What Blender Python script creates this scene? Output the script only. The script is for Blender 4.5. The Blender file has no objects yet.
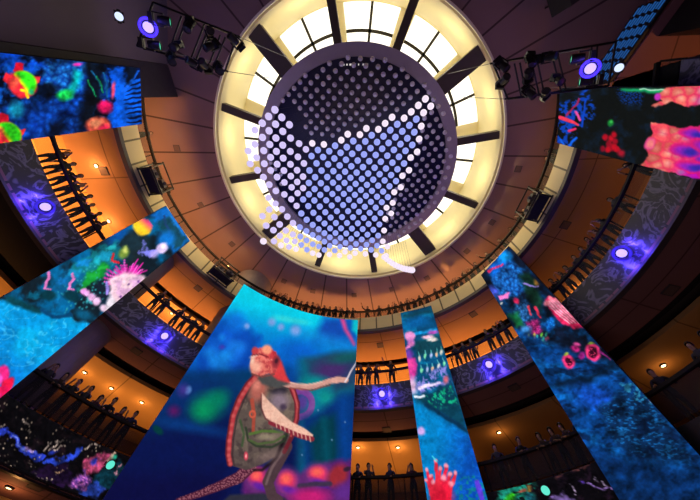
import bpy, bmesh, math, random
import numpy as np
from mathutils import Vector, Matrix

random.seed(11)
RNG = np.random.default_rng(5)
SC = bpy.context.scene
COL = SC.collection
PI = math.pi
AX, AY = -1.38, 3.45          # axis of the round atrium
EYE = 1.6                     # eye height above the ground floor; heights "h" below are above the eye
R0 = 11.5                     # radius of the gallery edge
OX, OY = -0.72, 3.86          # centre of the skylight drum


# ------------------------------------------------------------------ materials
def s2l(c):
    c = c / 255.0
    return c / 12.92 if c <= 0.04045 else ((c + 0.055) / 1.055) ** 2.4


def rgb(r, g, b):
    return (s2l(r), s2l(g), s2l(b), 1.0)


def new_mat(name):
    m = bpy.data.materials.new(name)
    m.use_nodes = True
    nt = m.node_tree
    return m, nt, nt.nodes['Principled BSDF']


def plain(name, c, rough=0.6, metal=0.0, vary=0.18, scale=3.0, spec=0.4):
    """Base colour broken up by a soft noise."""
    m, nt, b = new_mat(name)
    tc = nt.nodes.new('ShaderNodeTexCoord')
    nz = nt.nodes.new('ShaderNodeTexNoise')
    nz.inputs['Scale'].default_value = scale
    nz.inputs['Detail'].default_value = 4
    nt.links.new(tc.outputs['Object'], nz.inputs['Vector'])
    mx = nt.nodes.new('ShaderNodeMix')
    mx.data_type = 'RGBA'
    mx.inputs[6].default_value = tuple(v * (1 - vary) for v in c[:3]) + (1,)
    mx.inputs[7].default_value = tuple(min(1, v * (1 + vary)) for v in c[:3]) + (1,)
    nt.links.new(nz.outputs['Fac'], mx.inputs[0])
    nt.links.new(mx.outputs[2], b.inputs['Base Color'])
    b.inputs['Roughness'].default_value = rough
    b.inputs['Metallic'].default_value = metal
    b.inputs['Specular IOR Level'].default_value = spec
    return m


def glow(name, c, strength=1.0):
    m, nt, b = new_mat(name)
    b.inputs['Base Color'].default_value = (0.02, 0.02, 0.02, 1)
    b.inputs['Emission Color'].default_value = c
    b.inputs['Emission Strength'].default_value = strength
    return m


def math_node(nt, op, a, b=None):
    n = nt.nodes.new('ShaderNodeMath')
    n.operation = op
    for i, v in enumerate((a, b)):
        if v is None:
            continue
        if isinstance(v, (int, float)):
            n.inputs[i].default_value = v
        else:
            nt.links.new(v, n.inputs[i])
    return n.outputs[0]


def panelled(name, c, step_deg, rings=(), half=0.045, line=0.25, rough=0.75, offs=0.0):
    """Ceiling board with radial (and circular) joints, measured about the object's origin."""
    m, nt, b = new_mat(name)
    tc = nt.nodes.new('ShaderNodeTexCoord')
    sep = nt.nodes.new('ShaderNodeSeparateXYZ')
    nt.links.new(tc.outputs['Object'], sep.inputs[0])
    x, y = sep.outputs[0], sep.outputs[1]
    ang = math_node(nt, 'ARCTAN2', x, y)
    r = math_node(nt, 'SQRT', math_node(nt, 'ADD', math_node(nt, 'MULTIPLY', x, x), math_node(nt, 'MULTIPLY', y, y)))
    st = math.radians(step_deg)
    t = math_node(nt, 'DIVIDE', math_node(nt, 'ADD', ang, math.radians(offs) + 40 * st), st)
    f = math_node(nt, 'ABSOLUTE', math_node(nt, 'SUBTRACT', math_node(nt, 'FRACT', math_node(nt, 'ADD', t, 0.5)), 0.5))
    d = math_node(nt, 'MULTIPLY', math_node(nt, 'MULTIPLY', f, st), r)
    mask = math_node(nt, 'LESS_THAN', d, half)
    for q in rings:
        dq = math_node(nt, 'ABSOLUTE', math_node(nt, 'SUBTRACT', r, q))
        mask = math_node(nt, 'MAXIMUM', mask, math_node(nt, 'LESS_THAN', dq, half))
    nz = nt.nodes.new('ShaderNodeTexNoise')
    nz.inputs['Scale'].default_value = 0.6
    nz.inputs['Detail'].default_value = 5
    nt.links.new(tc.outputs['Object'], nz.inputs['Vector'])
    m1 = nt.nodes.new('ShaderNodeMix')
    m1.data_type = 'RGBA'
    m1.inputs[6].default_value = tuple(v * 0.88 for v in c[:3]) + (1,)
    m1.inputs[7].default_value = tuple(v * 1.1 for v in c[:3]) + (1,)
    nt.links.new(nz.outputs['Fac'], m1.inputs[0])
    m2 = nt.nodes.new('ShaderNodeMix')
    m2.data_type = 'RGBA'
    m2.inputs[7].default_value = tuple(v * line for v in c[:3]) + (1,)
    nt.links.new(mask, m2.inputs[0])
    nt.links.new(m1.outputs[2], m2.inputs[6])
    nt.links.new(m2.outputs[2], b.inputs['Base Color'])
    b.inputs['Roughness'].default_value = rough
    b.inputs['Specular IOR Level'].default_value = 0.2
    return m


def swirl(name):
    """Dark printed glass fascia with pale marbled swirls."""
    m, nt, b = new_mat(name)
    tc = nt.nodes.new('ShaderNodeTexCoord')
    nz = nt.nodes.new('ShaderNodeTexNoise')
    nz.inputs['Scale'].default_value = 0.9
    nz.inputs['Detail'].default_value = 3
    nz.inputs['Distortion'].default_value = 2.2
    nt.links.new(tc.outputs['Object'], nz.inputs['Vector'])
    ph = math_node(nt, 'SINE', math_node(nt, 'MULTIPLY', nz.outputs['Fac'], 30.0))
    cr = nt.nodes.new('ShaderNodeValToRGB')
    e = cr.color_ramp.elements
    e[0].position, e[0].color = 0.5, (0.006, 0.006, 0.012, 1)
    e[1].position, e[1].color = 1.0, (0.115, 0.11, 0.14, 1)
    nt.links.new(math_node(nt, 'MULTIPLY_ADD', ph, 0.5), cr.inputs[0])
    ph2 = [n for n in nt.nodes if n.type == 'MATH' and n.operation == 'MULTIPLY_ADD'][0]
    ph2.inputs[2].default_value = 0.5
    nt.links.new(cr.outputs[0], b.inputs['Base Color'])
    b.inputs['Roughness'].default_value = 0.45
    return m


def glass(name, tint, gloss=0.12):
    m = bpy.data.materials.new(name)
    m.use_nodes = True
    nt = m.node_tree
    nt.nodes.remove(nt.nodes['Principled BSDF'])
    out = [n for n in nt.nodes if n.type == 'OUTPUT_MATERIAL'][0]
    tr = nt.nodes.new('ShaderNodeBsdfTransparent')
    tr.inputs[0].default_value = tint
    gl = nt.nodes.new('ShaderNodeBsdfGlossy')
    gl.inputs['Roughness'].default_value = 0.5
    mx = nt.nodes.new('ShaderNodeMixShader')
    mx.inputs[0].default_value = gloss
    nt.links.new(tr.outputs[0], mx.inputs[1])
    nt.links.new(gl.outputs[0], mx.inputs[2])
    nt.links.new(mx.outputs[0], out.inputs[0])
    return m


def picture(name, strength=1.0):
    """LED surface: emits the picture stored in the mesh, with a fine pixel grain."""
    m, nt, b = new_mat(name)
    at = nt.nodes.new('ShaderNodeAttribute')
    at.attribute_name = 'picture'
    b.inputs['Base Color'].default_value = (0.004, 0.004, 0.005, 1)
    b.inputs['Roughness'].default_value = 0.9
    b.inputs['Specular IOR Level'].default_value = 0.0
    tc = nt.nodes.new('ShaderNodeTexCoord')
    nz = nt.nodes.new('ShaderNodeTexNoise')
    nz.inputs['Scale'].default_value = 9.0
    nz.inputs['Detail'].default_value = 2
    nt.links.new(tc.outputs['Object'], nz.inputs['Vector'])
    st = math_node(nt, 'MULTIPLY', math_node(nt, 'ADD', math_node(nt, 'MULTIPLY', nz.outputs['Fac'], 0.3), 0.85), strength)
    nt.links.new(at.outputs['Color'], b.inputs['Emission Color'])
    nt.links.new(st, b.inputs['Emission Strength'])
    return m


M = dict(
    ceiling=panelled('ceiling board', (0.265, 0.175, 0.165), 10.0, half=0.05, line=0.3),
    soffit=panelled('gallery soffit board', (0.24, 0.115, 0.12), 20.0, rings=(12.55,), half=0.03, line=0.45, offs=7.0),  # colour includes some violet spill of the blue spotlights
    soffit_top=panelled('upper soffit board', (0.40, 0.22, 0.12), 20.0, rings=(12.55,), half=0.03, line=0.45, offs=7.0),
    inner=panelled('gallery ceiling board', (0.52, 0.32, 0.13), 12.0, half=0.03, line=0.5),
    slot=plain('dark slot', (0.012, 0.010, 0.012, 1), 0.9),
    cream=panelled('cream fascia panel', (0.72, 0.60, 0.32), 6.0, half=0.05, line=0.2, rough=0.5),
    drum=plain('drum plaster', (0.80, 0.71, 0.43, 1), 0.7, vary=0.05, scale=0.8),
    lip=plain('drum lip', (0.86, 0.80, 0.55, 1), 0.6, vary=0.05),
    grey=plain('grey paint', (0.24, 0.20, 0.21, 1), 0.7, vary=0.15),
    darkgrey=plain('dark grey paint', (0.06, 0.05, 0.06, 1), 0.6),
    black=plain('black paint', (0.012, 0.012, 0.014, 1), 0.5, vary=0.3),
    blackmetal=plain('black metal', (0.02, 0.02, 0.024, 1), 0.4, metal=0.5),
    canopy=plain('canopy lacquer tinted by blue light', (0.010, 0.012, 0.05, 1), 0.35, vary=0.2),  # blue reflection of the lit balls put into the base colour
    rim=plain('canopy rim paint', (0.46, 0.40, 0.43, 1), 0.6, vary=0.1),
    beam=plain('dark bronze beam', (0.055, 0.042, 0.042, 1), 0.55, vary=0.2),
    swirl=swirl('marbled fascia print'),
    floor=plain('gallery floor', (0.10, 0.08, 0.07, 1), 0.5),
    wall=plain('gallery back wall', (0.20, 0.11, 0.06, 1), 0.8),
    purple=plain('pier plaster', (0.17, 0.135, 0.155, 1), 0.85, vary=0.08, scale=0.7),
    rail=plain('handrail paint', (0.014, 0.012, 0.012, 1), 0.7, spec=0.15),
    pane=glow('skylight pane', (1.0, 0.93, 0.76, 1), 1.9),
    mullion=plain('mullion', (0.02, 0.017, 0.012, 1), 0.6),
    screen=picture('led picture'),
    warm=glow('warm lamp', (1.0, 0.62, 0.25, 1), 9.0),
    bluelens=glow('blue lens', (0.34, 0.25, 1.0, 1), 2.3),
    teal=glow('teal lens', (0.12, 0.85, 0.65, 1), 1.0),
    greenlens=glow('green lens', (0.05, 0.6, 0.35, 1), 1.0),
    pale=glow('pale blue lens', (0.62, 0.72, 1.0, 1), 1.3),
    halo_cone=plain('blue lamp hood', (0.16, 0.12, 0.55, 1), 0.6),  # blue glow of the lamp put into the colour
    violet=glow('violet ring', (0.06, 0.035, 0.9, 1), 1.0),
    white_ball=glow('white lit ball', rgb(248, 232, 250), 1.0),
    lilac_ball=glow('lilac lit ball', rgb(214, 200, 250), 1.0),
    blue_ball=glow('blue lit ball', rgb(156, 168, 250), 1.0),
    dim_ball=plain('unlit ball', (0.92, 0.86, 0.86, 1), 0.5, vary=0.05),
    cable=plain('steel cable', (0.06, 0.06, 0.07, 1), 0.4, metal=0.8),
    grille=plain('speaker grille', (0.13, 0.085, 0.08, 1), 0.7),
    skin=plain('skin', (0.30, 0.17, 0.11, 1), 0.6),
    hair=plain('dark hair', (0.012, 0.010, 0.010, 1), 0.6),
)
M['bal'] = glass('balustrade glass', (0.80, 0.78, 0.76, 1), 0.012)
M['bal_dark'] = glass('tinted balustrade glass', (0.50, 0.47, 0.46, 1), 0.02)
CLOTH = [plain('cloth ' + n, c, 0.85) for n, c in (
    ('black', (0.012, 0.012, 0.014, 1)), ('navy', (0.015, 0.02, 0.05, 1)), ('charcoal', (0.03, 0.03, 0.032, 1)),
    ('maroon', (0.06, 0.015, 0.018, 1)), ('brown', (0.06, 0.035, 0.02, 1)))]


# ------------------------------------------------------------------ mesh helpers
class MB:
    def __init__(self):
        self.v, self.f = [], []

    def add(self, v, f):
        k = len(self.v)
        self.v += [tuple(p) for p in v]
        self.f += [tuple(i + k for i in q) for q in f]
        return self

    def box(self, c, s, mat=None):
        x, y, z = s[0] / 2, s[1] / 2, s[2] / 2
        v = [Vector((a * x, b * y, d * z)) for a in (-1, 1) for b in (-1, 1) for d in (-1, 1)]
        if mat is not None:
            v = [mat @ p for p in v]
        v = [p + Vector(c) for p in v]
        return self.add(v, [(0, 1, 3, 2), (4, 6, 7, 5), (0, 4, 5, 1), (2, 3, 7, 6), (0, 2, 6, 4), (1, 5, 7, 3)])

    def tube(self, p, q, r, n=8, r2=None):
        p, q = Vector(p), Vector(q)
        r2 = r if r2 is None else r2
        d = (q - p).normalized()
        u = d.orthogonal().normalized()
        w = d.cross(u)
        v = []
        for c, rr in ((p, r), (q, r2)):
            for i in range(n):
                t = 2 * PI * i / n
                v.append(c + u * rr * math.cos(t) + w * rr * math.sin(t))
        f = [(i, (i + 1) % n, n + (i + 1) % n, n + i) for i in range(n)]
        f += [tuple(range(n))[::-1], tuple(range(n, 2 * n))]
        return self.add(v, f)

    def ball(self, c, r, n=10, m=6, sc=(1, 1, 1)):
        v = [Vector(c) + Vector((0, 0, r * sc[2]))]
        for j in range(1, m):
            t = PI * j / m
            for i in range(n):
                a = 2 * PI * i / n
                v.append(Vector(c) + Vector((r * sc[0] * math.sin(t) * math.cos(a), r * sc[1] * math.sin(t) * math.sin(a), r * sc[2] * math.cos(t))))
        v.append(Vector(c) - Vector((0, 0, r * sc[2])))
        f = [(0, 1 + i, 1 + (i + 1) % n) for i in range(n)]
        for j in range(m - 2):
            a, b = 1 + j * n, 1 + (j + 1) * n
            f += [(a + i, b + i, b + (i + 1) % n, a + (i + 1) % n) for i in range(n)]
        a = 1 + (m - 2) * n
        f += [(a + i, len(v) - 1, a + (i + 1) % n) for i in range(n)]
        return self.add(v, f)

    def lathe(self, prof, a0=-180, a1=180, n=96, closed=True, cx=0.0, cy=0.0):
        """Sweep a closed profile [(r, z)] about the z axis from azimuth a0 to a1 (degrees from +y towards +x)."""
        full = abs(a1 - a0) >= 359.9
        k = len(prof)
        m = n if full else n + 1
        v = []
        for i in range(m):
            t = math.radians(a0 + (a1 - a0) * i / n)
            for r, z in prof:
                v.append((cx + r * math.sin(t), cy + r * math.cos(t), z))
        f = []
        for i in range(n):
            a, b = i * k, ((i + 1) % m) * k
            for j in range(k if closed else k - 1):
                jj = (j + 1) % k
                f.append((a + j, b + j, b + jj, a + jj))
        if closed and not full:
            f.append(tuple(range(k)))
            f.append(tuple(range((m - 1) * k, m * k))[::-1])
        return self.add(v, f)

    def prism(self, pts, z0, z1):
        n = len(pts)
        v = [(x, y, z0) for x, y in pts] + [(x, y, z1) for x, y in pts]
        f = [tuple(range(n))[::-1], tuple(range(n, 2 * n))] + [(i, (i + 1) % n, n + (i + 1) % n, n + i) for i in range(n)]
        return self.add(v, f)

    def mesh(self, name, smooth=False):
        me = bpy.data.meshes.new(name)
        me.from_pydata(self.v, [], self.f)
        bm = bmesh.new()
        bm.from_mesh(me)
        bmesh.ops.recalc_face_normals(bm, faces=bm.faces)
        bm.to_mesh(me)
        bm.free()
        if smooth:
            me.polygons.foreach_set('use_smooth', [True] * len(me.polygons))
        return me

    def build(self, name, mat, parent=None, loc=(0, 0, 0), rotz=0.0, smooth=False):
        me = self.mesh(name, smooth)
        me.materials.append(mat)
        return link(name, me, parent, loc, rotz)


def link(name, me, parent=None, loc=(0, 0, 0), rotz=0.0):
    o = bpy.data.objects.new(name, me)
    COL.objects.link(o)
    o.location = loc
    o.rotation_euler = (0, 0, rotz)
    if parent is not None:
        o.parent = parent
    return o


def tag(o, label=None, cat=None, group=None, kind=None):
    for k, v in (('label', label), ('category', cat), ('group', group), ('kind', kind)):
        if v:
            o[k] = v
    return o


def thing(name, label, cat, loc=(0, 0, 0), rotz=0.0, group=None):
    o = bpy.data.objects.new(name, None)
    o.empty_display_size = 0.2
    COL.objects.link(o)
    o.location = loc
    o.rotation_euler = (0, 0, rotz)
    return tag(o, label, cat, group)


def copy_tree(o, parent=None):
    c = o.copy()
    COL.objects.link(c)
    if parent is not None:
        c.parent = parent
    for ch in list(o.children):
        copy_tree(ch, c)
    return c


def struct(o, label=None):
    o['kind'] = 'structure'
    if label:
        o['label'] = label
    return o


def pol(r, az, h):
    t = math.radians(az)
    return Vector((AX + r * math.sin(t), AY + r * math.cos(t), h + EYE))


def inward(az):
    return PI - math.radians(az)

# the camera's frame, also used as the frame of the screens' artwork
CAMX = ((0.9982995, -0.0, 0.0582935), (-0.0281271, -0.8758913, 0.4816880), (-0.0510587, 0.4825085, 0.8744018))

LIT = [(-601,257,1471,1), (-606,322,1481,1), (-527,132,1521,1), (-562,162,1501,1), (-532,197,1510,1), (-567,227,1485,1), (-537,262,1516,1), (-571,292,1490,1), (-541,327,1508,1), 
(-576,357,1490,1), (-546,391,1480,1), (-559,586,1415,1), (-458,72,1530,1), (-493,102,1529,1), (-463,137,1530,1), (-497,167,1520,1), (-467,201,1522,1), (-502,232,1519,1), 
(-472,266,1520,1), (-506,296,1518,1), (-476,331,1519,1), (-511,361,1506,1), (-481,396,1507,1), (-515,426,1464,1), (-485,461,1469,1), (-520,491,1442,1), (-490,526,1449,0), 
(-524,556,1438,1), (-494,590,1416,0), (-529,621,1369,0), (-499,655,1386,0), (-534,685,1310,1), (-503,720,1381,0), (-428,106,1532,1), (-398,141,1551,1), (-432,171,1537,1), 
(-402,206,1563,1), (-437,236,1527,1), (-407,271,1552,0), (-442,301,1527,1), (-411,336,1544,0), (-446,366,1528,1), (-416,400,1546,0), (-451,431,1530,1), (-420,465,1554,0), 
(-455,495,1516,1), (-425,530,1539,0), (-460,560,1456,0), (-429,595,1438,0), (-464,625,1397,0), (-434,660,1396,0), (-469,690,1390,0), (-439,725,1404,0), (-473,755,1400,1), 
(-443,790,1450,0), (-372,241,1619,1), (-342,275,1644,0), (-377,305,1586,0), (-347,340,1588,0), (-381,370,1556,0), (-351,405,1558,0), (-386,435,1557,0), (-356,470,1559,0), 
(-390,500,1558,0), (-360,535,1554,0), (-395,565,1528,0), (-365,600,1501,0), (-399,630,1430,0), (-369,664,1452,0), (-404,695,1421,0), (-374,729,1466,0), (-408,759,1460,0), 
(-378,794,1486,0), (-413,824,1486,1), (-307,245,1658,1), (-277,280,1656,0), (-312,310,1640,0), (-282,345,1617,0), (-316,375,1575,0), (-286,410,1569,0), (-321,440,1559,0), 
(-291,474,1559,0), (-325,505,1557,0), (-295,539,1552,0), (-330,569,1539,0), (-300,604,1526,0), (-335,634,1492,0), (-304,669,1501,0), (-339,699,1478,0), (-309,734,1501,0), 
(-344,764,1488,0), (-313,799,1507,0), (-348,829,1491,0), (-318,863,1510,1), (-242,250,1657,1), (-212,284,1646,0), (-247,315,1641,0), (-217,349,1616,0), (-252,379,1594,0), 
(-221,414,1592,0), (-256,444,1572,0), (-226,479,1585,0), (-261,509,1563,0), (-230,544,1573,0), (-265,574,1549,0), (-235,609,1551,0), (-270,639,1526,0), (-240,673,1534,0), 
(-274,704,1518,0), (-244,738,1538,0), (-279,768,1528,0), (-249,803,1553,0), (-283,833,1543,0), (-253,868,1565,0), (-288,898,1550,1), (-143,224,1637,1), (-178,254,1642,0), 
(-147,289,1629,0), (-182,319,1626,0), (-152,354,1614,0), (-187,384,1606,0), (-157,419,1612,0), (-191,449,1604,0), (-161,483,1615,0), (-196,514,1600,0), (-166,548,1608,0), 
(-200,578,1581,0), (-170,613,1582,0), (-205,643,1554,0), (-175,678,1556,0), (-209,708,1544,0), (-179,743,1554,0), (-214,773,1554,0), (-184,808,1562,0), (-218,838,1566,0), 
(-188,873,1568,0), (-223,903,1569,1), (-108,194,1638,1), (-78,229,1641,0), (-113,259,1631,0), (-83,293,1627,0), (-117,324,1619,0), (-87,358,1616,0), (-122,388,1614,0), 
(-92,423,1618,0), (-126,453,1618,0), (-96,488,1620,0), (-131,518,1618,0), (-101,553,1617,0), (-135,583,1607,0), (-105,618,1599,0), (-140,648,1577,0), (-110,683,1572,0), 
(-145,713,1559,0), (-114,747,1560,0), (-149,778,1559,0), (-119,812,1561,0), (-154,842,1565,0), (-123,877,1564,1), (-158,907,1567,1), (-9,168,1670,1), (-43,198,1657,1), 
(-13,233,1661,0), (-48,263,1641,0), (-18,298,1639,0), (-52,328,1623,0), (-22,363,1621,0), (-57,393,1617,0), (-27,428,1618,0), (-62,458,1619,0), (-31,493,1618,0), (-66,523,1619,0), 
(-36,557,1615,0), (-71,588,1611,0), (-40,622,1602,0), (-75,652,1589,0), (-45,687,1580,0), (-80,717,1568,0), (-50,752,1566,0), (-84,782,1561,0), (-54,817,1561,0), (-89,847,1561,0), 
(-59,882,1560,1), (-93,912,1561,1), (56,173,1679,1), (21,203,1675,0), (52,238,1674,0), (17,268,1660,0), (47,303,1653,0), (12,333,1633,0), (43,367,1628,0), (8,398,1620,0), 
(38,432,1619,0), (3,462,1617,0), (33,497,1617,0), (-1,527,1616,0), (29,562,1613,0), (-6,592,1609,0), (24,627,1603,0), (-10,657,1593,0), (20,692,1586,0), (-15,722,1575,0), 
(15,756,1570,0), (-19,787,1564,0), (11,821,1562,0), (-24,851,1561,0), (6,886,1560,1), (126,113,1678,1), (91,143,1679,1), (121,177,1680,0), (86,208,1679,0), (116,242,1676,0), 
(82,272,1669,0), (112,307,1658,0), (77,337,1643,0), (107,372,1635,0), (73,402,1625,0), (103,437,1625,0), (68,467,1621,0), (98,502,1624,0), (64,532,1619,0), (94,566,1623,0), 
(59,597,1613,0), (89,631,1614,0), (55,661,1599,0), (85,696,1592,0), (50,726,1578,0), (80,761,1570,0), (45,791,1565,0), (76,826,1562,0), (41,856,1561,0), (71,891,1560,1), 
(190,117,1678,1), (156,147,1678,0), (186,182,1677,0), (151,212,1678,0), (181,247,1672,0), (147,277,1668,0), (177,312,1658,0), (142,342,1646,0), (172,376,1637,0), (138,407,1630,0), 
(168,441,1629,0), (133,471,1627,0), (163,506,1629,1), (128,536,1628,0), (159,571,1629,1), (124,601,1625,1), (154,636,1624,1), (119,666,1610,1), (115,731,1582,1), (110,796,1564,1), 
(140,830,1561,1), (106,860,1560,0), (136,895,1560,1), (260,57,1693,0), (225,87,1683,1), (255,122,1681,0), (221,152,1678,0), (251,186,1678,0), (216,217,1675,0), (246,251,1673,0), 
(211,281,1666,0), (242,316,1659,1), (207,346,1647,0), (237,381,1639,1), (202,411,1632,1), (198,476,1629,1), (294,27,1699,0), (325,61,1694,1), (290,91,1685,1), (285,156,1680,1), 
(281,221,1678,1), (276,286,1669,1), (122,893,1540,1), (138,894,1516,1), (153,894,1492,1), (168,893,1468,1), (183,890,1444,1), (197,884,1420,1), (210,876,1396,1), (223,867,1372,1), 
(234,855,1348,1), (246,842,1324,1), (256,829,1300,1)]
UNLIT = [(-610,387,1815), (-615,452,1814), (-580,422,1799), (-550,456,1807), (-585,486,1815), (-555,521,1810), (-589,551,1809), (-454,7,1814), (-488,37,1802), (-384,-53,1815), 
(-419,-23,1811), (-389,11,1808), (-423,42,1810), (-393,76,1806), (-349,-84,1801), (-319,-49,1792), (-354,-19,1813), (-324,16,1804), (-359,46,1803), (-328,81,1813), 
(-363,111,1815), (-333,146,1791), (-368,176,1813), (-337,210,1813), (-250,-109,1795), (-285,-79,1806), (-254,-44,1809), (-289,-14,1800), (-259,21,1815), (-294,51,1803), 
(-264,85,1811), (-298,115,1815), (-268,150,1804), (-303,180,1793), (-273,215,1814), (-215,-139,1805), (-185,-105,1813), (-220,-74,1801), (-190,-40,1802), (-224,-10,1814), 
(-194,25,1798), (-229,55,1804), (-199,90,1803), (-233,120,1798), (-203,155,1810), (-238,185,1801), (-208,220,1796), (-116,-165,1815), (-150,-135,1797), (-120,-100,1811), 
(-155,-70,1809), (-125,-35,1814), (-159,-5,1803), (-129,30,1813), (-164,60,1796), (-134,94,1813), (-169,125,1807), (-138,159,1811), (-173,189,1806), (-193,937,1814), 
(-51,-160,1814), (-86,-130,1801), (-55,-96,1801), (-90,-65,1807), (-60,-31,1794), (-95,-1,1814), (-64,34,1797), (-99,64,1814), (-69,99,1792), (-104,129,1805), (-74,164,1806), 
(-128,942,1791), (14,-156,1800), (-21,-126,1799), (9,-91,1815), (-25,-61,1812), (5,-26,1815), (-30,4,1814), (0,39,1814), (-34,69,1797), (-4,103,1815), (-39,134,1813), 
(-63,946,1809), (79,-151,1797), (44,-121,1792), (74,-87,1802), (40,-56,1814), (70,-22,1808), (35,8,1803), (65,43,1815), (31,73,1803), (61,108,1812), (26,138,1806), (-28,916,1804), 
(2,951,1804), (109,-117,1808), (139,-82,1807), (104,-52,1814), (135,-17,1809), (100,13,1815), (130,48,1809), (95,78,1808), (36,921,1800), (174,-112,1811), (204,-77,1815), 
(169,-47,1808), (199,-13,1814), (165,18,1801), (195,52,1811), (160,82,1811), (150,701,1794), (145,765,1811), (101,925,1812), (234,-43,1812), (264,-8,1809), (230,22,1815), 
(233,446,1808), (228,511,1794), (193,541,1807), (223,576,1801), (189,606,1793), (219,640,1797), (184,671,1801), (214,705,1798), (180,735,1798), (210,770,1813), (175,800,1809), 
(205,835,1812), (171,865,1813), (299,-38,1807), (329,-4,1812), (320,126,1805), (315,191,1807), (311,256,1815), (306,321,1810), (272,351,1811), (302,386,1803), (267,416,1815), 
(297,450,1814), (263,481,1808), (293,515,1811), (258,545,1804), (288,580,1812), (254,610,1814), (284,645,1793), (249,675,1814), (279,710,1814), (245,740,1813), (275,775,1812), 
(240,805,1814), (270,839,1808), (235,870,1793), (359,31,1815), (389,66,1811), (355,96,1804), (385,131,1795), (350,161,1790), (380,196,1814), (346,226,1808), (376,260,1796), 
(341,291,1815), (371,325,1806), (337,355,1814), (367,390,1800), (332,420,1793), (362,455,1808), (328,485,1815), (358,520,1815), (323,550,1811), (353,585,1797), (318,615,1814), 
(349,649,1804), (314,680,1811), (344,714,1813), (309,744,1803), (340,779,1813), (305,809,1812), (420,101,1800), (415,165,1809), (445,200,1800), (410,230,1808), (441,265,1814), 
(406,295,1810), (436,330,1796), (401,360,1807), (432,395,1792), (397,425,1815), (427,459,1812), (392,490,1800), (423,524,1803), (388,554,1807), (418,589,1804), (383,619,1796), 
(413,654,1803), (379,684,1808), (374,749,1807), (475,235,1804), (471,300,1812), (501,334,1804), (466,364,1806), (496,399,1800), (462,429,1809), (492,464,1815), (457,494,1808), 
(487,529,1797), (453,559,1805), (448,624,1805)]


# ------------------------------------------------------------------ the setting
O = (AX, AY, 0)
GALL = dict(top=dict(rail=17.1, floor=16.13, bot=14.95, a0=-107.0, a1=108.0),
            mid=dict(rail=11.6, floor=10.63, bot=9.25, a0=-112.0, a1=112.0),
            low=dict(rail=6.2, floor=5.1, bot=3.8, a0=-112.0, a1=112.0))
CEIL = 19.0


def Z(h):
    return h + EYE


def ring(name, mat, prof, a0, a1, n=120, label=None, smooth=False):
    o = MB().lathe([(r, Z(h)) for r, h in prof], a0, a1, n).build(name, mat, None, O, smooth=smooth)
    return struct(o, label)


# ground floor and outer wall
struct(MB().lathe([(0.01, -0.1), (22, -0.1), (22, 0), (0.01, 0)], n=64).build('floor', M['floor'], None, O))
ring('wall_round', M['wall'], [(21.0, -EYE), (21.3, -EYE), (21.3, 19.3), (21.0, 19.3)], -180, 180, 64)

# the high ceiling around the drum: its opening is centred on the drum, its outside on the atrium
n = 144
vv, ff = [], []
for i in range(n):
    t = 2 * PI * i / n
    for (r, cx, cy, h) in ((9.2, OX, OY, CEIL), (21.2, AX, AY, CEIL), (21.2, AX, AY, CEIL + 0.3), (9.2, OX, OY, CEIL + 0.3)):
        vv.append((cx + r * math.sin(t) - AX, cy + r * math.cos(t) - AY, Z(h)))
for i in range(n):
    a, b = 4 * i, 4 * ((i + 1) % n)
    for j in range(4):
        ff.append((a + j, b + j, b + (j + 1) % 4, a + (j + 1) % 4))
struct(MB().add(vv, ff).build('ceiling', M['ceiling'], None, O))

# gallery slabs, soffits, slots, inner ceilings
SLOTS = dict(top=(14.6, 15.2, -66, 62), mid=(13.55, 14.55, -112, 112), low=(13.9, 14.4, -112, 112))
for lv, g in GALL.items():
    s0, s1, b0, b1 = SLOTS[lv]
    bt, fl, a0, a1 = g['bot'], g['floor'], g['a0'], g['a1']
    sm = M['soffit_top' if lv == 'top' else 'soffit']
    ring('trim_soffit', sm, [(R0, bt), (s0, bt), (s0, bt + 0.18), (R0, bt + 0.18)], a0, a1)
    if b0 > a0:
        ring('trim_soffit', M['inner'], [(s0, bt), (s1, bt), (s1, bt + 0.18), (s0, bt + 0.18)], a0, b0, 40)
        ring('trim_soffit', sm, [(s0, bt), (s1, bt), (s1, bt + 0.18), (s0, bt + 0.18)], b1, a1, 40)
    if lv == 'mid':
        ring('trim_soffit', M['slot'], [(R0, bt - 0.03), (s0, bt - 0.03), (s0, bt + 0.01), (R0, bt + 0.01)], a0, -67.5, 40)
    ring('trim_slot', M['slot'], [(s0, bt + 0.5), (s1, bt + 0.5), (s1, bt + 0.6), (s0, bt + 0.6)], b0, b1)
    ring('ceiling', M['inner'], [(s1, bt), (20.9, bt), (20.9, bt + 0.18), (s1, bt + 0.18)], a0, a1)
    ring('floor', M['floor'], [(R0 + 0.2, fl - 0.2), (20.9, fl - 0.2), (20.9, fl), (R0 + 0.2, fl)], a0, a1)
g = GALL['top']
ring('trim_fascia', M['cream'], [(R0, 15.15), (R0 + 0.2, 15.15), (R0 + 0.2, 16.4), (R0, 16.4)], g['a0'], g['a1'], 160)
ring('trim_fascia_foot', M['darkgrey'], [(R0 - 0.05, 14.92), (R0 + 0.2, 14.92), (R0 + 0.2, 15.15), (R0 - 0.05, 15.15)], g['a0'], g['a1'], 160)
g = GALL['mid']
ring('trim_fascia', M['swirl'], [(R0, 9.3), (R0 + 0.2, 9.3), (R0 + 0.2, 10.75), (R0, 10.75)], g['a0'], g['a1'], 160)
ring('trim_fascia_foot', M['darkgrey'], [(R0 - 0.05, 9.2), (R0 + 0.2, 9.2), (R0 + 0.2, 9.3), (R0 - 0.05, 9.3)], g['a0'], g['a1'], 160)
g = GALL['low']
ring('trim_fascia', M['black'], [(R0, 3.75), (R0 + 0.2, 3.75), (R0 + 0.2, 5.2), (R0, 5.2)], g['a0'], g['a1'], 160)

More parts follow.
